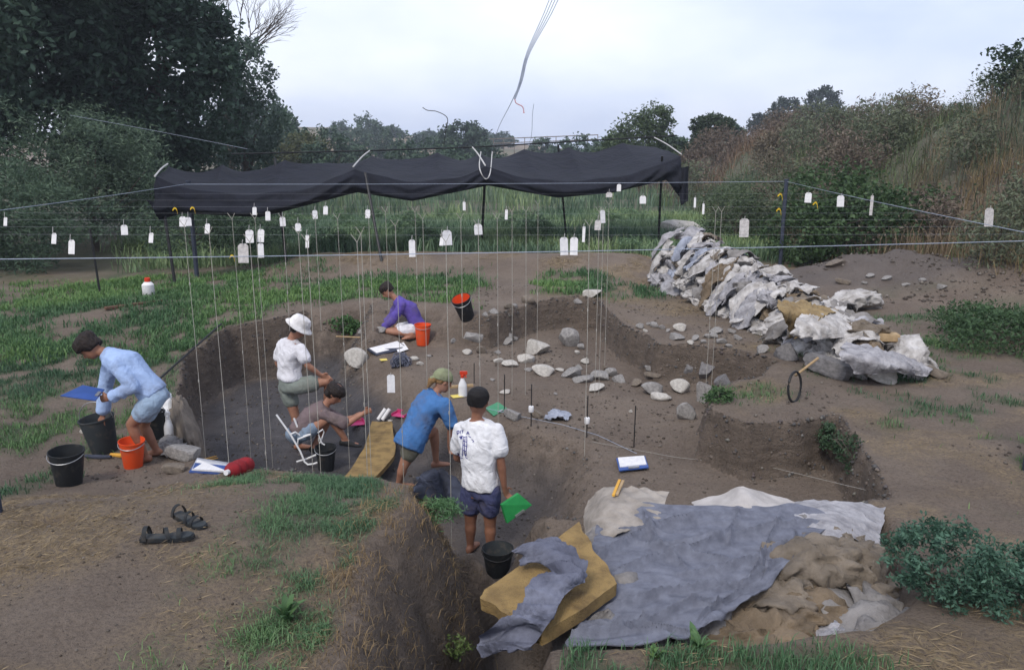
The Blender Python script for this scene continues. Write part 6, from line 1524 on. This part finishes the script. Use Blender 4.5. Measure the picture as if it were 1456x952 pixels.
pt = MB(); limb(pt, [hd_ - di['fc'] * .09 + di['hup'] * .01, hd_ - di['fc'] * .15 - di['hup'] * .03, hd_ - di['fc'] * .165 - di['hup'] * .10], [.04, .042, .02]); link_mesh('ponytail', remesh(pt, .009, 2, .006, 30, 4, 'ponytail'), M['hairblond'], den)

# --- white hat, one foot up
Jh = joints(9.95, dict(pelvis=(413, 543), chest=(411, 507), neck=(413, 483), head=(424, 466), shR=(428, 494, -.13), shL=(401, 490, .13), elR=(437, 519, -.16), wrR=(456, 533, -.06), elL=(395, 516, .18), wrL=(410, 533, .22), hipR=(420, 549, -.08), hipL=(408, 548, .08), knL=(420, 592, .06), anL=(425, 634, .06), knR=(468, 541, .0), anR=(463, 588, .12, 1)))
hatp, hb_, hi = person('person in white T-shirt, white sun hat and grey green shorts with one knee raised', Jh, (.9, .25, -.12), 'tee2', 'grn_sh', 'skin', .60, .045, .52, 'cap', 'hairdark', .024, None, dict(R=dict(d=(.9, .2, -.3), side=(0, -.3, 1))), seed=7, hs=1.08, belt='shoe')
hh, hu, hf, hsd = hi['head'], hi['hup'], hi['fc'], hi['side']
hm_ = MB(); hm_.loft([ring(hh + hu * (z * 1.15) - hf * .008, hsd, hf, a * 1.2, q * 1.2, 24, 2.1) for z, a, q in ((.035, .092, .112), (.05, .098, .118), (.10, .092, .108), (.135, .075, .088), (.142, .04, .05))])
hm_.loft([ring(hh + hu * (z + .0) - hf * .0, hsd, hf, a, q, 28, 2.0) for z, a, q in ((.010, .165, .188), (.020, .170, .192), (.058, .118, .14), (.045, .09, .11))])
link_mesh('sun_hat', remesh(hm_, .008, 3, .003, 14, 9, 'sun_hat'), M['hatw'], hatp)

# --- crouching in faded plum shirt
Jc = joints(9.62, dict(pelvis=(424, 614), chest=(444, 592, .02), neck=(463, 576, .03), head=(476, 559, .03), shR=(460, 588, -.15), shL=(458, 580, .17), elR=(492, 603, -.14), wrR=(517, 587, -.02), elL=(486, 598, .18), wrL=(503, 592, .2), hipR=(430, 617, -.09), hipL=(432, 614, .09), knR=(470, 592, -.12), anR=(491, 624, -.06, 1), knL=(464, 600, .12), anL=(447, 634, -.02, 1)))
cr, cb_, ci = person('dark haired person in faded plum shirt crouching beside the white chair frame', Jc, (.93, -.15, -.22), 'plum', 'jean', 'skin', .85, -.0, .40, 'mop', 'hairdark', .028, 'shoe', dict(R=dict(d=(.85, .3, .35), side=(0, 0, 1), curl=1.1)), seed=9, hs=1.08, foot_d=dict(R=(1, .1, -.1), L=(.9, -.4, 0)))
# --- seated in purple
Jp = joints(13.5, dict(pelvis=(597, 484), chest=(586, 462), neck=(568, 448), head=(556, 436), shL=(575, 455, -.15), shR=(571, 452, .17), elL=(563, 474, -.18), wrL=(551, 483, -.16), elR=(560, 472, .16), wrR=(549, 481, .06), hipL=(594, 486, -.1), hipR=(594, 484, .1), knL=(557, 488, -.22), knR=(556, 483, .24), anL=(588, 492, -.2, 1), anR=(588, 488, .14, 1)))
pz = hz(Jp['pelvis'].x, Jp['pelvis'].y) + .11 - Jp['pelvis'].z
Jp = {k: Jp['pelvis'] + (v - Jp['pelvis']) * 1.12 + Vector((0, 0, pz)) for k, v in Jp.items()}
pp, pb2, pi_ = person('dark haired person in purple shirt and white shorts sitting on the upper floor', Jp, (-.85, -.25, -.45), 'purple', 'tee2', 'skin', 1.75, .0, .55, 'cap', 'hairdark', .028, None, None, seed=11, hs=1.12)
# --- bending in light blue on the ledge
Jl = joints(7.95, dict(pelvis=(220, 560), chest=(184, 519), neck=(153, 503), head=(126, 492), shL=(165, 517, -.16), shR=(160, 508, .17), elL=(190, 549, -.20), wrL=(157, 565, -.22), elR=(150, 548, .2), wrR=(146, 590, .12), hipL=(219, 568, -.09), hipR=(216, 566, .09), knL=(187, 603, -.12), anL=(207, 650, -.10), knR=(204, 605, .10), anR=(223, 646, .10)))
le, lb_, li = person('dark haired person in light blue shirt and shorts bending over with a blue board', Jl, (-.62, -.05, -.78), 'ltblue', 'ltjean', 'skin2', 1.80, .0, .55, 'mop', 'hairdark', .034, None, dict(L=dict(d=(-1, -.1, -.15), side=(0, .1, 1), curl=1.0)), seed=13, hs=1.12, collar=True, look=(-.75, 0, .6), foot_d=dict(L=(-.95, -.3, 0), R=(-.95, -.2, 0)))
held('clipboard', 'blue board held out by the bending person in light blue', [(86, 563, -.12), (118, 548, .12), (149, 554, .12), (136, 570, -.12)], 7.68, 'bluebrd', .008)
# ================================================================== haze
hz_me = MB().box((0, 200, 8.5), (700, 620, 23)).mesh('haze', False)
hzm = bpy.data.materials.new('haze'); hzm.use_nodes = True; hn = hzm.node_tree; hn.nodes.clear()
ho = hn.nodes.new('ShaderNodeOutputMaterial'); hv = hn.nodes.new('ShaderNodeVolumePrincipled')
hv.inputs['Color'].default_value = (.80, .86, .98, 1); hv.inputs['Density'].default_value = .0009; hv.inputs['Anisotropy'].default_value = 0.2
hn.links.new(hv.outputs['Volume'], ho.inputs['Volume'])
hzo = link_mesh('haze', hz_me, hzm); tag(hzo, 'thin bluish haze softening the far slope', 'haze', None, 'stuff')
